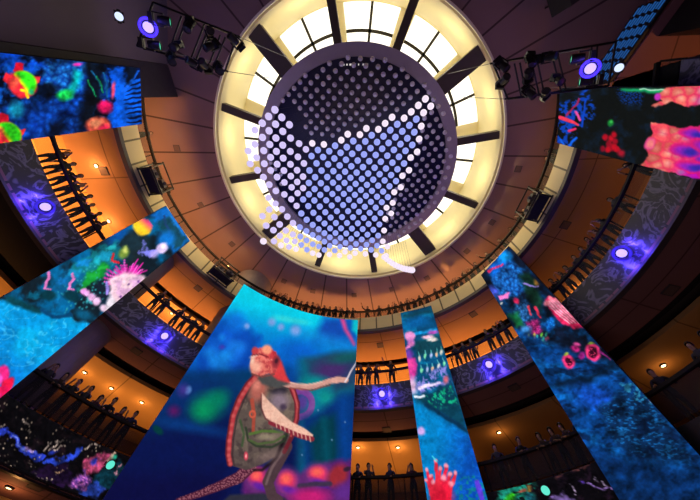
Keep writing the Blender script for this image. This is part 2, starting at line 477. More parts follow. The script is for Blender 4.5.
# balustrades: one per gallery
LVNAME = dict(top='top', mid='middle', low='lower')
for lv, g in GALL.items():
    t = thing('glass_balustrade', {
        'top': 'glass balustrade with dark handrail above the cream fascia of the top gallery',
        'mid': 'glass balustrade with dark handrail above the marbled fascia of the middle gallery',
        'low': 'tinted glass balustrade with dark handrail above the LED banners of the lower gallery'}[lv],
        'balustrade', (AX, AY, Z(g['floor'])))
    f0 = 0.28 if lv == 'top' else 0.22
    hh = g['rail'] - g['floor']
    MB().lathe([(R0 + 0.04, f0), (R0 + 0.06, f0), (R0 + 0.06, hh - 0.04), (R0 + 0.04, hh - 0.04)], g['a0'], g['a1'], 160).build(
        'glass_panel', M['bal_dark' if lv == 'low' else 'bal'], t)
    MB().lathe([(R0 - 0.03, hh - 0.05), (R0 + 0.10, hh - 0.05), (R0 + 0.10, hh + 0.05), (R0 - 0.03, hh + 0.05)], g['a0'], g['a1'], 160).build(
        'handrail', M['rail'], t)
    pm = MB().box((0, 0, hh / 2 + 0.05), (0.05, 0.05, hh - 0.1)).mesh('post')
    pm.materials.append(M['rail'])
    k = 40
    for i in range(k + 1):
        az = g['a0'] + (g['a1'] - g['a0']) * i / k
        a = math.radians(az)
        link('post', pm, t, ((R0 + 0.12) * math.sin(a), (R0 + 0.12) * math.cos(a), 0), -a)

# skylight drum
D = (OX, OY, 0)
struct(MB().lathe([(9.19, Z(CEIL - 0.04)), (9.23, Z(CEIL - 0.04)), (9.23, Z(23.6)), (9.05, Z(23.6)), (9.05, Z(CEIL + 0.25)), (9.19, Z(CEIL + 0.25))], n=144).build(
    'wall_drum', M['drum'], None, D, smooth=False))
struct(MB().lathe([(9.1, Z(CEIL - 0.1)), (9.22, Z(CEIL - 0.1)), (9.22, Z(CEIL + 0.02)), (9.1, Z(CEIL + 0.02))], n=144).build('trim_drum_lip', M['lip'], None, D))
struct(MB().lathe([(0.02, Z(23.45)), (9.1, Z(23.45)), (9.1, Z(23.7)), (0.02, Z(23.7))], n=96).build('ceiling', M['drum'], None, D))
BEAM0 = 10.0
for k in range(12):
    am = BEAM0 + 30 * k                       # beams
    a = math.radians(am)
    wide = 0.95 if k % 3 == 1 else 0.46        # every third beam is a heavy one
    struct(MB().box((0, 7.65, Z(19.8)), (wide, 2.8, 0.55)).build('trim_beam', M['beam'], None, D, -a))
    # a fan-shaped window in every bay
    a = math.radians(am + 15)
    w = thing('window_%d' % (k + 1), None, None, (OX, OY, Z(23.4)), -a)
    w['kind'] = 'structure'
    half = 11.8
    MB().lathe([(4.6, -0.06), (8.95, -0.06), (8.95, 0.0), (4.6, 0.0)], -half, half, 12).build('pane', M['pane'], w)
    MB().box((0, 6.8, -0.11), (0.17, 4.3, 0.10)).build('mullion', M['mullion'], w)
    MB().lathe([(7.36, -0.16), (7.54, -0.16), (7.54, -0.05), (7.36, -0.05)], -half, half, 12).build('mullion', M['mullion'], w)

# round black canopy carrying the kinetic balls
t = thing('kinetic_canopy', 'round black canopy with mauve rim hung below the skylight, carrying the light balls', 'ceiling canopy', (OX, OY, Z(18.65)))
MB().lathe([(5.62, 0), (6.28, 0), (6.28, 0.55), (5.62, 0.55)], n=128).build('rim', M['rim'], t)
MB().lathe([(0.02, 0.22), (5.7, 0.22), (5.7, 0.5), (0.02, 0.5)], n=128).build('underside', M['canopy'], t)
mk = MB()
for k, (dx, w) in enumerate(((-0.75, 0.12), (-0.55, 0.07), (-0.35, 0.12), (-0.1, 0.09), (0.1, 0.05), (0.35, 0.05), (0.6, 0.06))):
    mk.box((dx, -5.25 + 0.02 * dx * dx, 0.2), (w, 0.09, 0.03))
mk.build('indicator_lamp', glow('indicator lamp', (0.9, 0.85, 0.8, 1), 0.7), t)

# kinetic balls: lit ones one by one, the dim parked ones as a field
ball_me = {}
for key, mt in ((0, 'blue_ball'), (1, 'white_ball'), (3, 'lilac_ball')):
    me = MB().ball((0, 0, 0), 0.178, 12, 8).mesh('light_ball', True)
    me.materials.append(M[mt])
    ball_me[key] = me
cab = MB().tube((0, 0, 0), (0, 0, 1), 0.006, 5).mesh('cable')
cab.materials.append(M['cable'])
for x, y, h, c in LIT:
    x, y, h = x / 100, y / 100, h / 100
    if x > 2.2 and y < 0.6:
        c = 1
    key = c
    tail = h < 15.5 and x > 0.8 and y > 8.0
    wing = x < -3.6 and y < 6.2 and c == 1
    if c == 0 and x < -3.4 - 0.15 * (y - 4):
        wing = True
    if wing:
        key = 3
    o = link('light_ball', ball_me[key], None, (x, y, Z(h)))
    if tail:
        tag(o, 'glowing white ball in the trailing tail of the hanging ray-shaped light sculpture', 'light ball', 'white balls of the tail')
    elif wing:
        tag(o, 'glowing lilac ball in the drooping wing of the ray sculpture before the skylight windows', 'light ball', 'lilac balls of the drooping wing')
    elif c == 1:
        tag(o, 'glowing white ball along the outline of the hanging ray-shaped light sculpture', 'light ball', 'white outline balls')
    else:
        tag(o, 'glowing blue ball inside the body of the hanging ray-shaped light sculpture', 'light ball', 'blue body balls')
    cb = link('cable', cab, o, (0, 0, 0.15))
    cb.scale = (1, 1, 18.87 - h - 0.15)
mb, mc = MB(), MB()
for x, y, h in UNLIT:
    x, y, h = x / 100, y / 100, h / 100
    mb.ball((x, y, Z(h)), 0.135, 10, 6)
    mc.tube((x, y, Z(h) + 0.1), (x, y, Z(18.87)), 0.006, 4)
o = mb.build('parked_light_ball', M['dim_ball'], smooth=True)
tag(o, 'dim grey unlit balls parked close under the black canopy around the ray sculpture', 'light balls', None, 'stuff')
mc.build('cable', M['cable'], o)

# piers and bulkheads at the rear of the atrium
struct(MB().prism([(-11.68, -1.42), (-11.57, 0.21), (-17, 0.3), (-17, -1.5)], 0, Z(CEIL)).build('wall_pier_face', M['darkgrey']))
struct(MB().prism([(-11.66, -1.45), (-10.81, -4.31), (-9.6, -8.6), (-16, -8.6), (-16, -1.45)], 0, Z(CEIL)).build('wall_rear_left', M['purple']))
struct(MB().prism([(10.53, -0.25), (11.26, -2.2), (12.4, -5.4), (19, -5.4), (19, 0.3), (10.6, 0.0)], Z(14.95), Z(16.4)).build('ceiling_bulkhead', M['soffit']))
struct(MB().prism([(11.55, -2.0), (12.9, -5.6), (19, -5.6), (19, -2.15)], 0, Z(14.9)).build('wall_rear_right', M['black']))

# columns standing on the galleries
for (az, lv, top, rr) in ((-61.5, 'low', 9.25, 1.1), (-64.0, 'mid', 14.95, 1.1), (-36.5, 'top', CEIL, 1.5), (-36.5, 'mid', 14.95, 1.1)):
    p = pol(13.2, az, 0)
    struct(MB().tube((p.x, p.y, Z(GALL[lv]['floor'])), (p.x, p.y, Z(top)), rr, 40).build('column', M['grey'], smooth=False))


# ------------------------------------------------------------------ pictures shown on the LED surfaces
# The artwork is drawn on a flat art board and mapped onto each panel by the board's own projective frame.
FX = Vector(CAMX[0])
FY = Vector(CAMX[1])
FZ = Vector(CAMX[2])


def board(P):
    """Panel points (n,3) -> art board coordinates (700 x 500 units)."""
    q = P - np.array([0, 0, EYE])
    c = q @ np.array([list(FX), list(FY), list(FZ)]).T
    w = np.maximum(c[:, 2], 0.05)
    return 350 + 285 * c[:, 0] / w, 250 - 285 * c[:, 1] / w


def hsh(i, j, s):
    v = np.sin(i * 127.1 + j * 311.7 + s * 74.7) * 43758.5453
    return v - np.floor(v)


def vnoise(x, y, s=0):
    i, j = np.floor(x), np.floor(y)
    u, v = x - i, y - j
    u, v = u * u * (3 - 2 * u), v * v * (3 - 2 * v)
    a, b, c, d = hsh(i, j, s), hsh(i + 1, j, s), hsh(i, j + 1, s), hsh(i + 1, j + 1, s)
    return (a * (1 - u) + b * u) * (1 - v) + (c * (1 - u) + d * u) * v


def fbm(x, y, s=0, o=4):
    t, a, n = 0, 0.5, 0
    for k in range(o):
        t = t + a * vnoise(x * 2 ** k, y * 2 ** k, s + k)
        n += a
        a *= 0.5
    return t / n


def cells(x, y, s=0):
    """Distance to the nearest and second nearest feature point, and that cell's random value."""
    i, j = np.floor(x), np.floor(y)
    d1 = np.full(x.shape, 9.0)
    d2 = d1.copy()
    rv = np.zeros(x.shape)
    for a in (-1, 0, 1):
        for b in (-1, 0, 1):
            fx, fy = i + a + hsh(i + a, j + b, s), j + b + hsh(i + a, j + b, s + 9)
            d = np.hypot(x - fx, y - fy)
            near = d < d1
            d2 = np.where(near, d1, np.minimum(d2, d))
            rv = np.where(near, hsh(i + a, j + b, s + 5), rv)
            d1 = np.where(near, d, d1)
    return d1, d2, rv


class Art:
    def __init__(self, x, y, base, warp=1.6):
        self.x0, self.y0 = x, y
        self.x = x + (fbm(x / 7, y / 7, 71, 2) - 0.5) * 2 * warp + (fbm(x / 2.2, y / 2.2, 75, 2) - 0.5) * 0.3 * warp
        self.y = y + (fbm(x / 7, y / 7, 83, 2) - 0.5) * 2 * warp + (fbm(x / 2.2, y / 2.2, 87, 2) - 0.5) * 0.3 * warp
        self.c = np.tile(np.array(base, float), (len(x), 1))

    def grain(self, k, s=1.8, dark=0.0):
        n = fbm(self.x0 / s, self.y0 / s, 53, 3)
        m = fbm(self.x0 / 9, self.y0 / 9, 57, 3)
        self.c = self.c * (1 + k * (n - 0.5) * 2 + dark * (m - 0.62) * 2)[:, None]
        return np.clip(self.c, 0, 255)

    def lay(self, a, col):
        a = np.clip(a, 0, 1)[:, None]
        col = np.array(col, float)
        self.c = self.c * (1 - a) + (col if col.ndim == 2 else col[None, :]) * a
        return self

    def blob(self, cx, cy, rx, ry, col, rot=0, soft=0.25, k=1.0):
        t = math.radians(rot)
        dx, dy = self.x - cx, self.y - cy
        u, v = dx * math.cos(t) + dy * math.sin(t), -dx * math.sin(t) + dy * math.cos(t)
        d = np.hypot(u / rx, v / ry)
        return self.lay(k * np.clip((1 + soft - d) / (2 * soft), 0, 1), col)

    def ringb(self, cx, cy, rx, ry, w, col, rot=0, k=1.0):
        t = math.radians(rot)
        dx, dy = self.x - cx, self.y - cy
        u, v = dx * math.cos(t) + dy * math.sin(t), -dx * math.sin(t) + dy * math.cos(t)
        d = np.abs(np.hypot(u / rx, v / ry) - 1) * min(rx, ry)
        return self.lay(k * np.clip((w - d) / 0.8 + 0.5, 0, 1), col)

    def sdf(self, pts):
        x, y = self.x, self.y
        ins = np.zeros(len(x), bool)
        dm = np.full(len(x), 1e9)
        n = len(pts)
        for i in range(n):
            ax, ay = pts[i]
            bx, by = pts[(i + 1) % n]
            if ay != by:
                cross = ((ay > y) != (by > y)) & (x < (bx - ax) * (y - ay) / (by - ay) + ax)
                ins ^= cross
            t = np.clip(((x - ax) * (bx - ax) + (y - ay) * (by - ay)) / max(1e-9, (bx - ax) ** 2 + (by - ay) ** 2), 0, 1)
            dm = np.minimum(dm, np.hypot(x - ax - t * (bx - ax), y - ay - t * (by - ay)))
        return np.where(ins, -dm, dm)

    def poly(self, pts, col, soft=0.6, k=1.0):
        return self.lay(k * np.clip(0.5 - self.sdf(pts) / (2 * soft), 0, 1), col)

    def line(self, pts, w, col, w1=None, soft=0.5, k=1.0):
        """Polyline of half width w (tapering to w1)."""
        w1 = w if w1 is None else w1
        seg = [math.dist(pts[i], pts[i + 1]) for i in range(len(pts) - 1)]
        tot, run = sum(seg), 0.0
        best = np.full(len(self.x), 1e9)
        for i in range(len(pts) - 1):
            (ax, ay), (bx, by) = pts[i], pts[i + 1]
            t = np.clip(((self.x - ax) * (bx - ax) + (self.y - ay) * (by - ay)) / max(1e-9, seg[i] ** 2), 0, 1)
            d = np.hypot(self.x - ax - t * (bx - ax), self.y - ay - t * (by - ay))
            ww = w + (w1 - w) * (run + t * seg[i]) / tot
            best = np.minimum(best, d - ww)
            run += seg[i]
        return self.lay(k * np.clip(0.5 - best / (2 * soft), 0, 1), col)

    def fbm(self, s, seed=0, o=4, sy=None):
        return fbm(self.x / s, self.y / (sy or s), seed, o)

    def step(self, v, a, b):
        t = np.clip((v - a) / (b - a), 0, 1)
        return t * t * (3 - 2 * t)

    def coral(self, region, s, dark, light, seed=0, k=1.0):
        """Bubbly coral clumps inside a region mask."""
        d1, d2, rv = cells(self.x / s, self.y / s, seed)
        t = np.clip(1.2 - d1 * 1.3, 0, 1)[:, None] * (0.6 + 0.4 * rv[:, None])
        return self.lay(region * k, np.array(dark, float) * (1 - t) + np.array(light, float) * t)

    def region(self, pts, soft=4, rough=5, s=8, seed=0):
        d = self.sdf(pts) + (self.fbm(s, seed) - 0.5) * 2 * rough
        return np.clip(0.5 - d / (2 * soft), 0, 1)


def paint_fish(x, y):
    A = Art(x, y, (6, 10, 26), 1.6)
    A.lay(A.step(A.fbm(13, 3), 0.42, 0.68), (8, 62, 178))
    A.lay(0.7 * A.step(A.fbm(6, 8), 0.5, 0.75), (14, 92, 205))
    A.coral(A.region([(44, 62), (84, 60), (82, 92), (62, 96), (46, 84)], seed=2), 4.2, (6, 40, 130), (40, 150, 255), 4)
    A.coral(A.region([(0, 104), (60, 96), (88, 100), (86, 140), (0, 140)], seed=9), 6, (5, 20, 80), (18, 90, 215), 2, 0.65)
    A.lay(0.9 * A.region([(86, 60), (106, 66), (104, 96), (90, 128), (78, 132), (84, 92)], seed=4), (10, 12, 16))
    A.lay(0.85 * A.region([(36, 80), (58, 86), (56, 94), (30, 98)], seed=7), (8, 10, 18))
    A.lay(0.85 * A.region([(48, 122), (64, 118), (62, 140), (46, 140)], seed=8), (8, 10, 20))
    A.poly([(74, 70), (82, 72), (79, 88), (70, 97), (64, 92), (72, 82)], (10, 185, 190), 2.5)
    A.blob(65, 95, 8, 5, (30, 235, 95), -10, 0.4)
    A.blob(77, 64, 4.5, 2, (230, 50, 170), -10, 0.4)
    A.blob(16, 110, 7, 8, (20, 150, 190), 20, 0.5)
    for i, (a, b, c) in enumerate(((92, 70, 100), (96, 76, 104), (104, 72, 106), (88, 80, 96), (108, 80, 107))):
        A.line([(a, b), (c, b + 16)], 0.7, (20, 150, 90) if i % 2 else (20, 90, 140))
    # fan coral: dense blade, then loose ribs
    A.lay(A.region([(106, 68), (124, 66), (146, 66), (146, 128), (110, 128), (106, 118), (112, 100)], 1.5, 3, 5, 1), (8, 20, 60))
    A.lay(A.region([(108, 68), (122, 67), (126, 72), (124, 96), (127, 127), (112, 127), (107, 118), (114, 100)], 1.2, 4, 4, 1), (10, 84, 216))
    for k in range(10):
        yy = 82 + 4.6 * k
        A.line([(118, yy + 3), (128, yy + 1.5), (144, yy - 1 + (k - 5) * 0.5)], 1.9, (10, 92, 226), 1.1)
    A.line([(122, 92), (131, 82), (139, 71)], 1.6, (20, 100, 236), 0.8)
    A.lay(0.8 * A.region([(126, 68), (138, 67), (134, 80), (126, 84)], 1.5, 3, 4, 6), (10, 20, 34))
    A.line([(104, 100), (114, 122)], 1.5, (10, 90, 220))
    A.blob(113, 90, 1.8, 7.5, (225, 70, 110), 8, 0.4)
    A.blob(105, 107, 6.5, 6.5, (245, 25, 100), 0, 0.35)
    A.blob(98, 126, 11.5, 9.5, (250, 90, 70), 12, 0.2)
    A.blob(96, 123, 6.5, 5, (255, 150, 105), 12, 0.5)
    A.blob(104, 130, 5, 5, (240, 40, 80), 0, 0.4)

    def fish(cx, cy, s):
        A.poly([(cx - 19 * s, cy - 3 * s), (cx - 16 * s, cy - 11 * s), (cx - 9 * s, cy - 6 * s), (cx - 12 * s, cy + 2 * s)], (238, 40, 52))
        A.poly([(cx - 10 * s, cy - 14 * s), (cx - 5 * s, cy - 22 * s), (cx + 2 * s, cy - 20 * s), (cx + 1 * s, cy - 10 * s)], (215, 20, 45))
        A.poly([(cx + 8 * s, cy - 8 * s), (cx + 19 * s, cy - 7 * s), (cx + 17 * s, cy - 2 * s), (cx + 9 * s, cy + 2 * s)], (245, 45, 60))
        A.blob(cx, cy, 15.5 * s, 13 * s, (240, 40, 55), 38, 0.1)
        m = np.clip((1.05 - np.hypot((x - cx) / (15 * s), (y - cy) / (13.5 * s))) * 5, 0, 1)
        u = ((x - cx) * 0.8 - (y - cy) * 0.62) / (14 * s)
        A.lay(m * A.step(u, -0.15, 0.05), (200, 230, 20))
        A.lay(m * A.step(u, 0.0, 0.28), (50, 222, 30))
        A.line([(cx - 1 * s, cy + 7 * s), (cx + 3 * s, cy + 8 * s), (cx + 6 * s, cy + 14 * s)], 1.5 * s, (255, 190, 20))
        A.blob(cx - 7 * s, cy - 2 * s, 4 * s, 6 * s, (255, 90, 70), 30, 0.5)
        A.blob(cx + 9 * s, cy + 8 * s, 3 * s, 3 * s, (40, 190, 120), 0, 0.5)
    fish(22, 84, 1.0)
    fish(6, 136, 1.05)
    A.lay(A.step(-A.x, 5, 60), (10, 40, 120))
    return A.grain(0.25, 3.2, 0.4)


def paint_anemone(x, y):
    A = Art(x, y, (17, 20, 19), 1.2)
    A.lay(0.6 * A.step(A.fbm(9, 3), 0.5, 0.8), (20, 36, 58))
    d1, d2, rv = cells(x / 2.2, y / 1.6, 3)
    A.lay(A.region([(616, 90), (644, 90), (642, 104), (622, 104)], 2, 2, 4) * np.clip(1.2 - 2 * d1, 0, 1), (14, 60, 150))
    A.line([(622, 89.5), (640, 90.5), (664, 91)], 1.3, (25, 170, 100), 2.2, soft=1.5)
    A.line([(640, 89.3), (664, 89.5)], 0.6, (190, 240, 210))
    st = A.region([(556, 104), (578, 98), (590, 86), (594, 120), (580, 130), (574, 147), (556, 144)], 2, 5, 6, 5)
    A.lay(st * A.step(A.fbm(3.2, 6, 3), 0.42, 0.6), (14, 66, 180))
    A.line([(561, 140), (566, 148), (577, 138)], 1.2, (20, 100, 240))
    A.line([(586, 100), (582, 126)], 1.0, (16, 70, 200))
    A.line([(560, 118), (570, 121), (578, 125)], 2.2, (250, 60, 90), 1.0)
    A.line([(566, 116), (577, 104), (579, 99)], 0.9, (170, 40, 90))
    A.line([(569, 131), (575, 129)], 1.2, (245, 50, 110))
    A.line([(576, 112), (580, 120)], 1.3, (240, 80, 160))
    A.blob(610.5, 122.5, 3.4, 3.6, (25, 120, 50), 0, 0.3)
    A.blob(611, 121.5, 1.5, 1.5, (60, 190, 80), 0, 0.5)
    for i in range(16):
        a, b = hsh(i, 1, 2), hsh(i, 2, 2)
        cx, cy = 603 + 15 * a, 134 + 17 * b
        A.blob(cx, cy, 2.6, 3, (130 + 70 * hsh(i, 3, 1), 18, 36), 0, 0.4)
    A.blob(621, 153, 3.4, 3.6, (170, 25, 45), 0, 0.5)
    # giant petals: a dark cleft between two masses of rounded lobes
    up = A.region([(659, 94), (666, 87), (900, 76), (900, 104), (700, 105), (688, 107), (672, 102), (655, 108), (652, 106), (662, 101)], 0.8, 1.2, 6, 2)
    lo = A.region([(651, 122), (664, 124), (684, 128), (702, 126), (900, 112), (900, 230), (704, 180), (641, 166), (648, 156), (646, 142), (652, 134)], 0.8, 1.6, 6, 5)
    u = (A.x - 640) * 0.95 + (A.y - 130) * 0.2
    v = (A.y - 130) - (A.x - 640) * 0.12
    d1, d2, rv = cells(u / 12.5, v / 9.5, 21)
    edge = np.clip((d2 - d1) * 3.0, 0, 1)[:, None]
    far = A.step(x + (y - 140) * 0.35, 668, 712)[:, None]
    salmon = np.array([248, 104, 96.0]) * (0.80 + 0.35 * rv[:, None])
    tip = np.array([255, 190, 160.0])
    rimc = np.array([240, 62, 92.0])
    colr = rimc + (salmon - rimc) * edge + (tip - salmon) * (np.clip(0.95 - 2.0 * d1, 0, 1) * (0.4 + 0.6 * rv))[:, None]
    mag = np.array([228, 24, 110.0]) * (1 - rv[:, None] * 0.35) + np.array([40, 0, 110.0]) * rv[:, None]
    mag = mag + (np.array([90, 40, 190.0]) - mag) * np.clip(1 - 2.4 * d1, 0, 1)[:, None] * (rv[:, None] > 0.45)
    colr = colr * (1 - far) + mag * far
    A.lay(np.maximum(up, lo), colr)
    for cx, cy, rx, ry in ((684, 150, 15, 7), (692, 133, 14, 6), (690, 166, 16, 6), (706, 145, 16, 8), (720, 160, 18, 8)):
        A.blob(cx, cy, rx, ry, (222, 32, 120), 8, 0.12)
        A.blob(cx + 2, cy + 1, rx * 0.8, ry * 0.72, (150, 34, 180), 8, 0.3)
        A.blob(cx + 6, cy + 2, rx * 0.45, ry * 0.5, (60, 40, 170), 8, 0.5)
    A.blob(650, 144, 5, 6.5, (228, 70, 140), 20, 0.2)
    A.blob(650.5, 144, 3.4, 4.6, (250, 130, 130), 20, 0.4)
    A.blob(658, 97, 3.2, 4, (200, 50, 190), 0, 0.3)
    return A.grain(0.08, 2.5, 0.05)


def paint_jelly(x, y):
    A = Art(x, y, (16, 30, 40), 1.4)
    A.lay(A.step(A.fbm(16, 2), 0.40, 0.66), (6, 96, 148))
    # open water further down the panel
    low = A.step(A.y - (299 + 0.26 * A.x) + 6 * (A.fbm(7, 3) - 0.5), -1, 4)
    A.lay(low, (6, 140, 205))
    A.lay(low * A.step(A.fbm(26, 5), 0.4, 0.7), (10, 168, 224))
    r1 = 1 - np.abs(A.fbm(15, 12, 3, 9) * 2 - 1)
    A.lay(low * 0.7 * A.step(r1, 0.93, 1.0), (70, 196, 236))
    A.lay(low * A.step(y, 345, 400) * 0.65, (10, 84, 190))
    A.lay(low * A.step(-x, -30, 25) * 0.45, (14, 104, 205))
    # upper end
    A.lay(A.region([(148, 214), (172, 206), (190, 240), (174, 252), (164, 226)], 2, 3, 6, 2), (14, 102, 190))
    A.lay(0.8 * A.region([(158, 222), (170, 216), (186, 240), (176, 248), (166, 238)], 1.5, 4, 4, 3), (20, 58, 62))
    A.line([(164, 216), (172, 240)], 0.8, (30, 60, 110))
    A.line([(168, 210), (183, 236)], 0.8, (40, 130, 210))
    A.blob(166, 240, 8, 9, (16, 112, 200), 30, 0.4)
    A.blob(118, 236, 12, 6, (12, 76, 150), -30, 0.5)
    A.lay(0.9 * A.region([(116, 244), (138, 226), (150, 240), (142, 262), (128, 268)], 2, 3, 6, 6), (26, 38, 44))
    # coral and weed
    A.lay(A.region([(70, 268), (96, 250), (116, 242), (122, 256), (96, 276), (78, 290)], 2, 5, 5, 8) * 0.85, (18, 120, 130))
    A.lay(A.region([(84, 276), (104, 262), (110, 268), (96, 282), (80, 292)], 2, 4, 4, 5), (20, 140, 50))
    A.lay(A.region([(48, 292), (70, 270), (84, 274), (74, 292), (56, 304)], 2, 5, 5, 4) * 0.8, (10, 90, 140))
    A.lay(0.85 * A.region([(92, 284), (118, 270), (112, 296), (122, 306), (106, 312), (92, 300)], 2, 3, 5, 14), (20, 30, 44))
    d1, d2, rv = cells(x / 3, y / 3, 6)
    A.lay(A.region([(50, 300), (70, 276), (106, 250), (118, 250), (104, 300), (70, 318)], 3, 4, 5, 2) * (rv > 0.80) * np.clip(1.0 - 1.8 * d1, 0, 1), (50, 160, 170))
    for cx, cy, rx, ry, col in ((104, 256, 9, 4, (24, 150, 190)), (96, 262, 5, 3, (30, 170, 190)), (84, 263, 8, 3.5, (20, 130, 205)), (74, 274, 8, 4, (20, 140, 190)), (62, 281, 6, 4, (18, 110, 180)), (112, 247, 6, 3, (40, 180, 190)), (92, 276, 8, 3, (30, 170, 60)), (102, 268, 5, 2.5, (40, 190, 70)), (56, 296, 6, 3, (16, 120, 170)), (34, 296, 8, 4, (10, 90, 120)), (90, 300, 4, 3, (60, 180, 190)), (112, 293, 2.5, 3, (200, 200, 230)), (116, 272, 3, 3, (90, 190, 210))):
        A.lay(A.region([(cx - rx, cy + ry * 0.6), (cx - rx * 0.3, cy - ry), (cx + rx, cy - ry), (cx + rx * 0.5, cy + ry)], 1.2, 2.5, 3, int(cx)) * 0.85, col)
    A.blob(124, 253, 4.5, 6, (120, 150, 60), 20, 0.35)
    A.blob(125, 250, 2.2, 2.5, (210, 220, 110), 0, 0.5)
    A.line([(114, 254), (113, 261), (119, 263)], 1.1, (220, 30, 40))
    # seahorses, beads
    for cx, cy in ((47, 283), (71, 284)):
        A.line([(cx + 2, cy - 10), (cx + 3, cy - 5), (cx - 1, cy), (cx - 3, cy + 5), (cx + 3, cy + 6)], 1.4, (225, 120, 190), 1.1)
        A.blob(cx + 1, cy + 12, 8, 5, (8, 50, 62), 10, 0.3)
    for i, (cx, cy, r) in enumerate(((84, 291, 3), (88, 293, 3), (92, 297, 3.6), (97, 302, 4), (104, 308, 3.4), (108, 309, 2.6))):
        A.blob(cx, cy, r, r, (232, 150 + 12 * i, 225), 0, 0.3)
    A.line([(10, 300), (26, 306), (40, 312)], 4, (10, 62, 74), 2.5, soft=2)
    A.line([(42, 311), (56, 318), (70, 315)], 2, (8, 66, 110), soft=1)
    A.blob(84, 315, 10, 5, (10, 84, 120), 20, 0.4, 0.8)
    # anemone
    for i in range(26):
        a = math.radians(-205 + i * 6.5 + 8 * hsh(i, 4, 1))
        L = 14 + 10 * hsh(i, 1, 7)
        A.line([(127, 282), (127 + L * 1.15 * math.cos(a) + 3, 280 + L * math.sin(a) * 0.95)], 1.5, (215, 40, 158) if i % 3 else (240, 90, 200), 0.6)
    A.poly([(108, 279), (124, 272), (144, 276), (147, 283), (132, 296), (118, 308), (112, 300)], (238, 200, 214), 1.8)
    A.lay(A.region([(112, 280), (142, 276), (142, 284), (120, 300)], 2, 3, 5, 3) * A.step(A.fbm(5, 4), 0.45, 0.65) * 0.7, (205, 150, 200))
    A.blob(111, 303, 5, 6, (226, 214, 226), 30, 0.3)
    for cx, cy in ((134, 289), (128, 284), (139, 282), (121, 296)):
        A.blob(cx, cy, 1.2, 1, (110, 60, 140), 0, 0.4)
    A.line([(106, 282), (108, 294)], 1.5, (150, 130, 220))
    # jellyfish
    A.blob(142, 227, 9.5, 7.8, (250, 200, 40), 35, 0.14)
    m = np.clip((1.1 - np.hypot((x - 142) / 9.8, (y - 227) / 8)) * 6, 0, 1)
    A.lay(m * A.step(x * 0.8 - y * 0.9, -92, -84), (250, 130, 80))
    A.lay(m * A.step(x * 0.8 - y * 0.9, -87, -80), (225, 60, 130))
    for i in range(7):
        A.line([(160 - i, 250), (150 - 1.2 * i, 257 - 0.6 * i), (146 - 1.4 * i, 246 + 1.7 * i - 3), (142, 240 + 2.6 * i)], 0.55, (130, 130, 240), 0.4, k=0.85)
    A.blob(155, 254, 5, 3.2, (190, 170, 245), -20, 0.4, 0.8)
    A.blob(162, 248.5, 5, 5.6, (222, 196, 242), 10, 0.2)
    A.blob(163, 247, 2.6, 3, (250, 235, 255), 0, 0.5)
    # flower
    for cx, cy, rx, ry, rot, col in ((2, 374, 6.5, 9, 20, (240, 40, 130)), (-4, 378, 6, 9, 0, (225, 80, 190)), (8, 384, 6, 7, 30, (235, 24, 70)), (2, 392, 8, 6, -30, (220, 20, 80)), (-8, 398, 10, 8, 0, (215, 40, 120))):
        A.blob(cx, cy, rx, ry, col, rot, 0.18)
    return A.grain(0.16, 3.2, 0.12)


